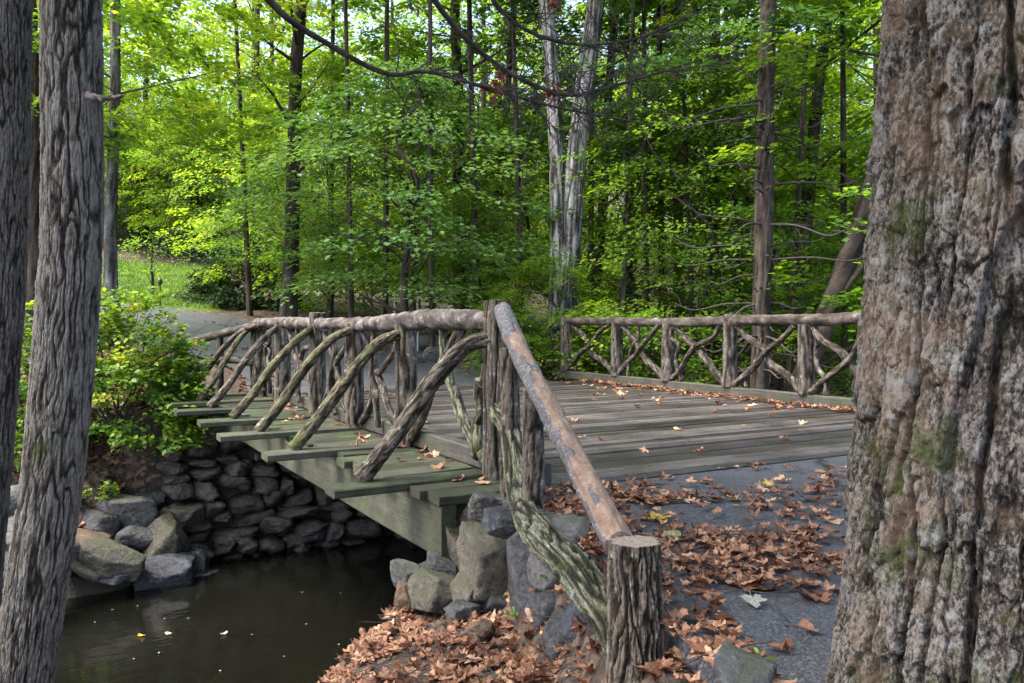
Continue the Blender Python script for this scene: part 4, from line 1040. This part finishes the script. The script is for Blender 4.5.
# --- background trees with a trunk one can point at
bgn = [0]
CV = {}
def crown_variant(key):
    if key in CV: return CV[key]
    a = dict(
        tall_light=('leaf_light', 5, 19, 4.6, 200, 60, .17, 51), tall_yellow=('leaf_yellow', 5, 19, 4.8, 210, 60, .17, 52),
        tall_mid=('leaf_mid', 5.5, 19, 4.4, 190, 60, .17, 53), tall_dark=('leaf_dark', 6, 19, 4.0, 180, 60, .16, 54))[key]
    CV[key] = crown('crown', *a, top=.45); return CV[key]
def named_tree(name, label, pxy, D, wpx, ck, mtrunk='bark_bg', Htree=18, seed=0, lean_y=0, taper=.45, csc=1.0):
    """pxy: two points of the trunk in view; the rest of the trunk follows their line up to Htree"""
    (pa, ya), (pb, yb_) = pxy
    A, Bp = W(pa, ya, D), W(pb, yb_, D+lean_y)
    if A[2] > Bp[2]: A, Bp = Bp, A
    g0 = H(A[0], A[1]); dr = (Bp-A)/(Bp[2]-A[2])
    base = A+dr*(float(g0)-A[2]); base[2] = float(H(base[0], base[1]))
    wig = np.random.default_rng(seed+900)
    path = [base-base+np.array([0, 0, -.25])]+[dr*z_+np.array([wig.normal(0, .05), wig.normal(0, .05), 0]) for z_ in np.linspace(0, Htree, 8)[1:]]
    root = tag(empty(name, base), label, 'tree')
    me, Cs, out = crown_variant(ck)
    r = wpx/2*D/F
    lim = Cs[::9]+np.array([dr[0]*10, dr[1]*10, 0]) if ck else None
    obj('trunk', trunk_mesh('trunk', path, r, r*taper, mtrunk, lim, seed, 16, 46), root)
    obj('crown', me, root, (dr[0]*11, dr[1]*11, 0), (0, 0, seed*1.3), (csc, csc, Htree/19))
    return root
named_tree('woodland_tree', 'slim straight dark tree right of the leaning grey trunk, pale at its base', ((113, 60), (113, 270)), 21, 13, 'tall_light', 'bark_bg_grey', 17, 1)
named_tree('woodland_tree', 'dark tree seen in the gap between the two left trunks', ((33, 60), (33, 250)), 20, 13, 'tall_yellow', 'bark_bg', 17, 2)
named_tree('woodland_tree', 'dark trunk rising beside the round shrub at the road bend', ((301, 30), (288, 310)), 24, 16, 'tall_yellow', 'bark_bg', 18, 3)
named_tree('woodland_tree', 'dark tree directly left of the forked pale trunk', ((459, 70), (461, 250)), 27, 14, 'tall_mid', 'bark_bg', 18, 4)
named_tree('woodland_tree', 'thin dark trunk leaning left of the forked pale tree', ((508, 90), (497, 215)), 29, 9, 'tall_mid', 'bark_bg', 18, 5)
named_tree('woodland_tree', 'dark leaning trunk just right of the forked pale tree', ((607, 120), (597, 250)), 26, 11, 'tall_mid', 'bark_bg', 18, 6)
named_tree('woodland_tree', 'tall straight dark trunk left of the conifer with bare snags', ((716, 30), (714, 250)), 25, 15, 'tall_light', 'bark_bg', 19, 7)
named_tree('woodland_tree', 'black leaning trunk between the conifer and the huge old tree', ((829, 10), (800, 270)), 21, 15, 'tall_light', 'bark_bg', 18, 8)
named_tree('woodland_tree', 'thick brown trunk slanting right behind the far railing', ((830, 310), (880, 165)), 17, 24, 'tall_mid', 'bark_bg', 14, 9, taper=.6)
named_tree('woodland_tree', 'dark trunk far back between the forked tree and the straight one', ((676, 110), (678, 260)), 31, 11, 'tall_dark', 'bark_bg', 19, 10)
named_tree('woodland_tree', 'slender grey pole of a tree right of the forked pale trunk', ((632, 60), (622, 260)), 22, 6, 'tall_dark', 'bark_bg_grey', 15, 12)
# crowns of the three foreground trees, unseen above the view, added to shade the foreground
for root, (ox, oy, oz), sc, zs in ((tr, (.1, 0, 1.8), 1.1, .8), (T2, (.3, .1, 2.4), .8, .65), (T1, (.2, 0, 2.6), .75, .65)):
    me, Cs, out_ = crown_variant('tall_mid'); obj('crown', me, root, (ox, oy, oz), (0, 0, ox*9), (sc, sc, zs))
# slender pole trees among the understorey, crowns above the view
pole = None
for i, (px, D, r_) in enumerate(((352, 21.5, .07), (385, 23, .085), (432, 21, .07), (478, 22.5, .1), (523, 22, .08), (590, 23.5, .09), (648, 21.5, .07), (662, 24, .1), (742, 22, .08), (785, 19, .07), (845, 20, .09), (250, 27, .09), (330, 28, .1), (695, 21, .06))):
    x, y = W(px, 300, D)[:2]
    if pole is None:
        pole = tag(empty('pole_tree', (x, y, float(H(x, y)))), 'slender dark pole of a tree with its crown high above', 'tree', 'slender pole trees')
        me, Cs, out_ = crown_variant('tall_mid')
        obj('trunk', trunk_mesh('trunk', [(0, 0, -.4), (.08, 0, 5), (-.05, .1, 10), (.05, 0, 17)], 1, .5, 'bark_bg', None, 5, 12, 40, flare=1.25), pole)
        pole.children[0].data.transform(__import__('mathutils').Matrix.Identity(4)); obj('crown', me, pole, (0, 0, 6), None, (.6, .6, .7)); k_ = pole
    else: k_ = copy_tree(pole, (x, y, float(H(x, y))), i*1.7, (1, 1))
    for ch in k_.children:
        if ch.name.startswith('trunk'): ch.scale = (r_, r_, 1); ch.rotation_euler = (R0.normal(0, .03), R0.normal(0, .03), 0)
# forked pale tree
D = 20.5; base = W(563, 322, D); base[2] = float(H(base[0], D))
ft = tag(empty('forked_tree', base), 'pale grey tree forking low into two tall stems, centre of the woods', 'tree')
P_ = lambda px, py, dd=0: W(px, py, D+dd)-base
mb = MB()
tube(mb, [np.array([0, 0, -.2]), P_(565, 300), P_(571, 240), P_(578, 140), P_(594, 20), P_(602, -60), P_(612, -170)], [.42, .30, .26, .235, .215, .19, .12], 40, 120, furrow(9, .06, .03, .006, .35), 61, True)
tube(mb, [np.array([-.08, 0, -.2]), P_(559, 295), P_(559, 220), P_(555, 120), P_(546, 0), P_(541, -60), P_(533, -170)], [.31, .24, .205, .185, .17, .15, .1], 36, 120, furrow(9, .06, .03, .006, .35), 62, True)
me, Cs, out_ = crown_variant('tall_mid')
mb.build('trunk', M['bark_pale'], ft); obj('crown', me, ft, (.3, 0, 4.5), (0, 0, 2), (.9, .9, .85))
# conifer with bare snags
D = 16.8; base = W(758, 330, D); base[2] = float(H(base[0], D))
cf = tag(empty('conifer', base), 'straight brown conifer bristling with bare dead branches behind the far railing', 'tree')
rs = np.random.default_rng(77)
c_ = spline([np.array([-.02, 0, -.3]), W(763, 250, D)-base, W(766, 100, D)-base, W(768, 0, D)-base, W(770, -120, D)-base, W(772, -330, D)-base], 90)
mb = MB(); tube(mb, None, None, 28, 0, furrow(12, .2, .014, .004, .3), 63, True, 0, C=c_, Rr=np.linspace(.20, .115, 90)); mb.build('trunk', M['bark_bg'], cf)
mb = MB()
for i in range(64):
    z_ = rs.uniform(2.2, 9.8); k_ = int(np.argmin(np.abs(c_[:, 2]-z_))); a = c_[k_]; az = rs.uniform(0, 6.28); l = rs.uniform(.5, 2.6)*min(1, z_/5)
    o_ = np.array([math.cos(az), math.sin(az)*.8, 0]); dn = rs.uniform(-.25, .15) if z_ > 4.5 else rs.uniform(-.55, -.05)
    pp = [a, a+o_*l*.4+np.array([0, 0, dn*l*.3+.05]), a+o_*l*.75+np.array([0, 0, dn*l*.7]), a+o_*l+np.array([0, 0, dn*l+.12*l])]
    cc = spline(pp, 14); tube(mb, None, None, 5, 0, None, 0, False, 0, C=cc, Rr=np.linspace(.026, .007, 14))
    twigs(mb, cc, .007, rs, 5, 0, l*.35, (0, 0, -.2))
mb.build('dead_branches', M['twig'], cf)
cm, Cs, out_ = crown('crown', 'leaf_dark', 9.5, 15, 1.9, 90, 60, .12, 64, top=.15); obj('crown', cm, cf)

# --- understorey trees and shrubs: build a few kinds, then copy
def under(kind, material, z0, z1, rm, nsp, nl, leaf, seed, r0, label, mtrunk='bark_bg', hide=False, **kw):
    me, Cs, out_ = crown('crown', material, z0, z1, rm, nsp, nl, leaf, seed, **kw)
    root = empty(kind, (0, 0, 0)); tag(root, label, 'tree', 'understorey trees')
    obj('crown', me, root)
    sg = np.random.default_rng(seed)
    path = [(0, 0, -.3)]+[(sg.normal(0, .08)*q, sg.normal(0, .08)*q, z1*.9*q/6) for q in range(1, 7)]
    obj('trunk', trunk_mesh('trunk', path, r0, r0*.3, mtrunk, Cs[::4], seed, 9, 22, lim_r=.4), root)
    return root
UB = [under('understorey_tree', 'leaf_dark', 1.6, 6.2, 3.0, 170, 64, .11, 71, .09, 'x', top=.35, wide=1.1),
      under('understorey_tree', 'leaf_mid', 1.2, 7.2, 2.8, 190, 64, .112, 72, .08, 'x', top=.4),
      under('understorey_tree', 'leaf_light', 1.0, 6.4, 2.6, 170, 64, .108, 73, .07, 'x', top=.4),
      under('understorey_tree', 'leaf_yellow', 1.5, 8.0, 2.8, 190, 64, .115, 74, .08, 'x', top=.4),
      under('understorey_tree', 'leaf_mid', .3, 2.6, 1.5, 90, 46, .11, 75, .035, 'x', top=.5),
      under('understorey_tree', 'leaf_light', .2, 2.0, 1.3, 80, 46, .11, 76, .03, 'x', top=.5)]
used = [False]*len(UB)
def place(k_, x, y, rz, sc, label, group=None):
    z_ = float(H(x, y))
    if not used[k_]:
        used[k_] = True; r = UB[k_]; r.location = (x, y, z_); r.rotation_euler = (0, 0, rz); r.scale = (sc[0], sc[0], sc[1])
        r['label'] = label
        if group: r['group'] = group
        elif 'group' in r: del r['group']
        return r
    r = copy_tree(UB[k_], (x, y, z_), rz, sc, label)
    if group: r['group'] = group
    elif 'group' in r: del r['group']
    return r
# the ones the eye picks out
place(0, *W(405, 300, 19.5)[:2], .4, (1.25, 1.12), 'dark bluish green layered tree in the middle left of the woods')
place(2, *W(545, 300, 19.8)[:2], 1.0, (.55, .42), 'light green sapling at the foot of the forked pale tree')
place(5, *W(600, 300, 19.0)[:2], 1.0, (1.0, .9), 'fresh green bush behind the left end of the far railing')
place(5, *W(690, 300, 17.5)[:2], 2.0, (.95, .95), 'low light green bush behind the middle of the far railing')
place(4, *W(655, 300, 18.6)[:2], 3.0, (.9, .8), 'mid green bush between two posts of the far railing')
place(4, *W(735, 300, 15.6)[:2], .5, (.85, .75), 'green bush in front of the conifer trunk')
place(5, *W(790, 300, 15.0)[:2], .9, (.9, .75), 'light bush right of the conifer at the far railing')
place(4, *W(850, 300, 14.5)[:2], 4.0, (1.0, .9), 'green bush beside the huge old tree, behind the far railing')
place(2, *W(850, 300, 19.0)[:2], 2.0, (.8, .72), 'light leafed sapling close to the huge old tree')
place(1, *W(470, 300, 23.0)[:2], 2.0, (.7, .6), 'mid green tree right behind the dark bluish one')
place(4, *W(510, 300, 18.8)[:2], 2.6, (.7, .72), 'grey green bush at the end of the near railing')
lab = ['dark green understorey tree in the depth of the woods', 'mid green understorey tree in the depth of the woods', 'light green understorey tree in the depth of the woods', 'yellow green understorey tree in the depth of the woods',
       'mid green shrub on the forest floor', 'light green shrub on the forest floor']
grp = ['dark understorey trees', 'mid green understorey trees', 'light understorey trees', 'yellowing understorey trees', 'mid green shrubs', 'light green shrubs']
def free(x, y):
    t, n = tn_of(x, y)
    if -1.5 < t < 8.5 or t < 0: return False
    if road_dist(np.array(x), np.array(y)) < 1.2: return False
    a = x/y
    if -.82 < a < -.325 and y < 47: return False
    if y < 17.5: return False
    return True
rs = np.random.default_rng(123); cnt = 0; spots = []
while cnt < 54:
    y = 19+34*rs.random()**1.2; a = rs.uniform(-.75, .62); x = a*y
    if not free(x, y): continue
    if any(math.hypot(x-q[0], y-q[1]) < 1.7 for q in spots): continue
    spots.append((x, y)); cnt += 1
    pl = a < -.1
    k_ = int(rs.choice(6, p=[.08, .24, .3, .18, .1, .1] if pl else [.03, .27, .34, .18, .1, .08]))
    s_ = rs.uniform(.8, 1.2)*(1 if k_ < 4 else 1.1)
    place(k_, x, y, rs.uniform(0, 6.28), (s_, s_*rs.uniform(.9, 1.25)), lab[k_], grp[k_])
for i in range(12):
    y = 43+9*rs.random(); x = rs.uniform(-.78, -.3)*y; k_ = int(rs.choice([1, 2, 3, 4]))
    if k_ == 4 and i % 2: k_ = 3
    place(k_, x, y, rs.uniform(0, 6.28), (1.1, 1.1), lab[k_], grp[k_])
# tall trees deeper in
rs = np.random.default_rng(321); cnt = 0; tall = {}
tl = {'tall_light': 'tall light green tree among many deep in the woods', 'tall_yellow': 'tall yellow green tree among many deep in the woods', 'tall_mid': 'tall mid green tree among many deep in the woods'}
while cnt < 50:
    y = 27+42*rs.random(); a = rs.uniform(-.85, .75); x = a*y
    if not free(x, y) or any(math.hypot(x-q[0], y-q[1]) < 2.2 for q in spots): continue
    spots.append((x, y)); cnt += 1
    ck = str(rs.choice(['tall_light', 'tall_yellow', 'tall_mid'], p=[.4, .35, .25] if a < -.05 else [.4, .2, .4]))
    loc = (x, y, float(H(x, y))); s_ = rs.uniform(.85, 1.2)
    if ck not in tall:
        r = tag(empty('woodland_tree', loc), tl[ck], 'tree', tl[ck].replace('tree among many', 'trees'))
        me, Cs, out_ = crown_variant(ck)
        obj('trunk', trunk_mesh('trunk', [(0, 0, -.4), (.1, 0, 6), (0, .1, 12), (.05, 0, 18)], .2, .07, 'bark_bg', Cs[::7], 7, 10, 24), r)
        obj('crown', me, r); tall[ck] = r
    else: copy_tree(tall[ck], loc, rs.uniform(0, 6.28), (s_, s_))
# far wood closing the view (one mass)
n = 5200; rs = np.random.default_rng(99)
a = rs.uniform(-1.5, 1.5, n); d = rs.uniform(66, 92, n); z = 26*rs.random(n)**1.15
ang = np.arctan(a*.9); X, Y = d*np.sin(ang), d*np.cos(ang)
gx_ = H(X, Y); prm = 17+7*fbm(X*.08, Y*.08, 1.0, 3)
z = np.minimum(z, prm*(.4+.6*rs.random(n)))
C_ = np.stack([X, Y, gx_+z], 1); out_ = unit(np.stack([rs.normal(0, 1, n), rs.normal(-.3, 1, n), rs.normal(0, .2, n)], 1))
V, T, tt = sprays(C_, out_, 26, rs.uniform(1.4, 2.8, n), rs.uniform(.9, 1.8, n), .42, rs, flat=.55, thick=.3)
tag(obj('distant_woods', to_mesh('distant_woods', V, None, T, {'tint': tt}, True, [M['leaf_yellow']])), 'far off sunlit yellow green wood closing the view between the trunks', 'woods', kind='stuff')

# --- round shrub, bank bush, lawn sapling, bare shrub
def shrub(name, label, cat, loc, rx, ry, rz_, n, leaf, material, seed, flat=.5, ns=40, stems=14, up=False):
    r = np.random.default_rng(seed)
    v = unit(r.normal(size=(n, 3))); v[:, 2] = np.abs(v[:, 2])*1.0-.1
    q = r.uniform(.45, 1, n)**.5; C_ = v*q[:, None]*np.array([rx, ry, rz_])*(1+.3*fbm(v[:, 0]*2+seed, v[:, 1]*2, v[:, 2]*2, 2))[:, None]
    out_ = unit(v+np.array([0, 0, .15])+r.normal(0, .25, (n, 3)))
    ln = np.full(n, min(rx, rz_)*.33)*r.uniform(.6, 1.3, n)
    V, T, tt = sprays(C_-out_*ln[:, None]*.5, out_, ns, ln, ln*.7, leaf, r, flat=flat, thick=.04)
    root = tag(empty(name, loc), label, cat)
    obj('foliage', to_mesh('foliage', V, None, T, {'tint': tt}, True, [M[material]]), root)
    mb = MB()
    for i in range(stems):
        e = C_[i*max(1, n//stems)]; tube(mb, [(r.normal(0, .1), r.normal(0, .1), -.2), e*.5+r.normal(0, .08, 3), e], [.022, .014, .006], 5, 10, None, 0, False)
    mb.build('stems', M['twig'], root)
    return root
x, y = W(243, 300, 30)[:2]; shrub('shrub', 'dark green rounded shrub at the bend of the far road', 'shrub', (x, y, float(H(x, y))), 2.3, 1.7, 2.2, 300, .13, 'leaf_hedge', 81)
x, y = (118-512)/F*13.2, 13.2; shrub('bush', 'leafy bush with sunlit yellow painted into its leaves overhanging the far bank', 'bush', (x, y, -.35), 1.35, .8, 2.3, 290, .095, 'leaf_bush', 82, .55, 34, 18)
x, y = (172-512)/F*13.6, 13.6; shrub('bush', 'bush end, sunlit yellow painted into its leaves, touching the far handrail', 'bush', (x, y, -.6), .5, .45, 2.0, 90, .085, 'leaf_bush', 83, .55, 24, 10)
x, y = (22-512)/F*12.8, 12.8; shrub('bush', 'green bush seen between the two left trunks', 'bush', (x, y, -.6), .9, .8, 2.3, 140, .095, 'leaf_bush', 84, .55, 34, 12)
x, y = (95-512)/F*12.4, 12.4; shrub('plant', 'low green plant on the soil bank above the boulders', 'plant', (x, y, float(H(x, y))), .3, .3, .35, 20, .08, 'leaf_bush', 85, .5, 16, 5)
x, y = B2W(-1.3, 8.05); shrub('plant', 'small pale green plant growing on top of the stone abutment', 'plant', (x, y, -.52), .22, .2, .4, 16, .07, 'leaf_bush', 86, .5, 12, 5)
x, y = W(152, 300, 31)[:2]; r = empty('sapling', (x, y, float(H(x, y)))); tag(r, 'small thin sapling with airy leaves standing on the lawn', 'tree')
me, Cs, out_ = crown('crown', 'leaf_mid', 1.1, 2.6, 1.1, 34, 26, .1, 87); obj('crown', me, r)
obj('trunk', trunk_mesh('trunk', [(0, 0, -.2), (.03, 0, .6), (-.02, 0, 1.2), (.05, 0, 2.2)], .07, .025, 'bark_bg', Cs[::3], 5, 8, 16), r)
x, y = (122-512)/F*15.5, 15.5; mb = MB(); rs = np.random.default_rng(5)
for i in range(9):
    v = unit(np.array([rs.normal(0, .5), rs.normal(0, .4), 1])); c_ = spline([np.zeros(3), v*.5+rs.normal(0, .04, 3), v*rs.uniform(1.0, 1.5)], 12)
    tube(mb, None, None, 5, 0, None, 0, False, 0, C=c_, Rr=np.linspace(.016, .004, 12)); twigs(mb, c_, .005, rs, 4, 0, .4, (0, 0, .2))
o = mb.build('bare_shrub', M['twig'], loc=(x, y, float(H(x, y))+.4)); tag(o, 'leafless twiggy shrub above the bush near the lawn', 'shrub')
# garden lamp on the lawn edge, three grey posts, stones by the lawn
x, y = W(160, 300, 28.2)[:2]; g = float(H(x, y)); r = tag(empty('lamp_post', (x, y, g)), 'short dark lamp post with a lantern head at the edge of the lawn', 'lamp')
mb = MB(); tube(mb, [(0, 0, -.1), (0, 0, .75)], [.028, .024], 10, 4); mb.build('pole', M['iron'], r)
mb = MB(); tube(mb, [(0, 0, .73), (0, 0, .77), (0, 0, .84), (0, 0, .92), (0, 0, .97)], [.025, .05, .08, .07, .02], 12, 20); mb.build('lantern', M['iron'], r)
for px, lb in ((395, 'leftmost of the three slim grey posts behind the near railing'), (408, 'middle one of the three slim grey posts behind the near railing'), (418, 'slim grey post nearest the tall bark post, behind the railing')):
    D = 21.5; x, y = W(px, 300, D)[:2]; g = float(H(x, y)); mb = MB(); tube(mb, [(0, 0, -.2), (0, 0, 1.45)], [.03, .03], 10, 4, None, 0, True)
    mb.add(*(lambda V, Q: (V, Q))(np.array([[-.035, -.035, 1.45], [.035, -.035, 1.45], [.035, .035, 1.45], [-.035, .035, 1.45], [-.02, -.02, 1.49], [.02, -.02, 1.49], [.02, .02, 1.49], [-.02, .02, 1.49]]), [[0, 1, 5, 4], [1, 2, 6, 5], [2, 3, 7, 6], [3, 0, 4, 7], [4, 5, 6, 7], [3, 2, 1, 0]]))
    tag(mb.build('metal_post', M['post_grey'], None, True, loc=(x, y, g)), lb, 'post', 'slim grey posts')
for i, (px, D, w, h) in enumerate(((345, 21.5, 60, 22), (445, 20.5, 50, 26), (425, 22, 46, 24), (472, 20.5, 40, 22))):
    x, y = W(px, 300, D)[:2]; V, T = rock_shape(700+i, (w/2*D/F, .4, h/2*D/F), .6, True)
    o = obj('rock', to_mesh('rock', V, None, T, {'tint': np.full(len(V), .3)}, True, [M['rock_grey']]), None, (x, y, float(H(x, y))+.1))
    tag(o, ['grey rock beyond the road seen through the near railing', 'grey rock on the slope behind the three posts', 'low rock below the three slim posts', 'grey rock at the far corner of the deck'][i], 'rock')
# seedlings in the leaf litter
def seedling(loc, n, size, label, seed, up=.5):
    r = np.random.default_rng(seed); mb = MB(); root = tag(empty('seedling', loc), label, 'plant')
    st_ = MB()
    for i in range(n):
        az = r.uniform(0, 6.28); l = size*r.uniform(.6, 1.1); d_ = unit(np.array([math.cos(az), math.sin(az), up*r.uniform(.4, 1.4)])); b_ = d_*l*.5
        V, Q, T = leaf_template(1, seed+i, 3, 16, .5, False); V = V[:-4]; Q = Q[:-1]
        V = V*np.array([1.1, .62, 1])*l; Rm = rotmats(np.array([az]), np.array([-r.uniform(.1, .6)]), np.array([r.normal(0, .3)]))[0]
        mb.add(V@Rm.T+b_+d_*l*.45, Q, T, {'tint': r.uniform(.3, .9)})
        tube(st_, [np.zeros(3), b_*.6+np.array([0, 0, .01]), b_+d_*l*.1], [.003, .002], 5, 5, None, 0, False)
    mb.build('leaves', M['sprig'], root); st_.build('stems', M['sprig'], root)
for i, (px, py, D, n, s_, lb) in enumerate(((517, 612, 5.25, 7, .075, 'green seedling at the foot of the blackish stone'), (545, 612, 5.05, 5, .07, 'green seedling at the foot of the dark ledge stone'), (553, 590, 4.95, 4, .09, 'small upright seedling in front of the dark ledge stone'),
                                           (762, 650, 3.2, 4, .06, 'tiny green seedling at the asphalt edge behind the pointed rock'))):
    w_ = W(px, py, D); seedling((w_[0], w_[1], max(float(H(w_[0], w_[1])), w_[2]-.04)), n, s_, lb, 40+i)

# ------------------------------------------------------------------ camera, light, sky
cam = bpy.data.cameras.new('camera'); co = bpy.data.objects.new('camera', cam); COL.objects.link(co)
co.location = (0, 0, CZ); co.rotation_euler = (rad(90), 0, 0)
cam.sensor_width = 36; cam.lens = F/1024*36; cam.shift_y = -(341.5-HZ)/1024; cam.clip_end = 1000; cam.clip_start = .05
SC.camera = co
EL, AZ = rad(58), rad(-108)            # soft sun over the left shoulder, filtered by the canopy
w = bpy.data.worlds.new('World'); SC.world = w; w.use_nodes = True
nt = w.node_tree; bg = nt.nodes['Background']
sky = nt.nodes.new('ShaderNodeTexSky'); sky.sky_type = 'NISHITA'; sky.sun_disc = False
sky.sun_elevation = EL; sky.sun_rotation = AZ; sky.dust_density = 4.0; sky.air_density = .75; sky.ozone_density = .6
nt.links.new(sky.outputs[0], bg.inputs[0]); bg.inputs[1].default_value = .15
sl = bpy.data.lights.new('sun', 'SUN'); sl.energy = 1.25; sl.angle = rad(26); sl.color = (1, .95, .86)
so = bpy.data.objects.new('sun', sl); COL.objects.link(so)
from mathutils import Vector
sd_ = Vector((math.sin(AZ)*math.cos(EL), math.cos(AZ)*math.cos(EL), math.sin(EL)))
so.rotation_euler = (-sd_).to_track_quat('-Z', 'Y').to_euler(); so.location = (0, 0, 30)
vs = SC.view_settings; vs.view_transform = 'Standard'; vs.look = 'None'; vs.gamma = 1; vs.exposure = 2.42
SC.render.engine = 'CYCLES'
cy = SC.cycles; cy.max_bounces = 7; cy.diffuse_bounces = 3; cy.glossy_bounces = 3; cy.transmission_bounces = 4; cy.transparent_max_bounces = 8
cy.use_denoising = True; cy.denoising_prefilter = 'NONE'; cy.sample_clamp_indirect = 6; cy.caustics_reflective = False; cy.caustics_refractive = False
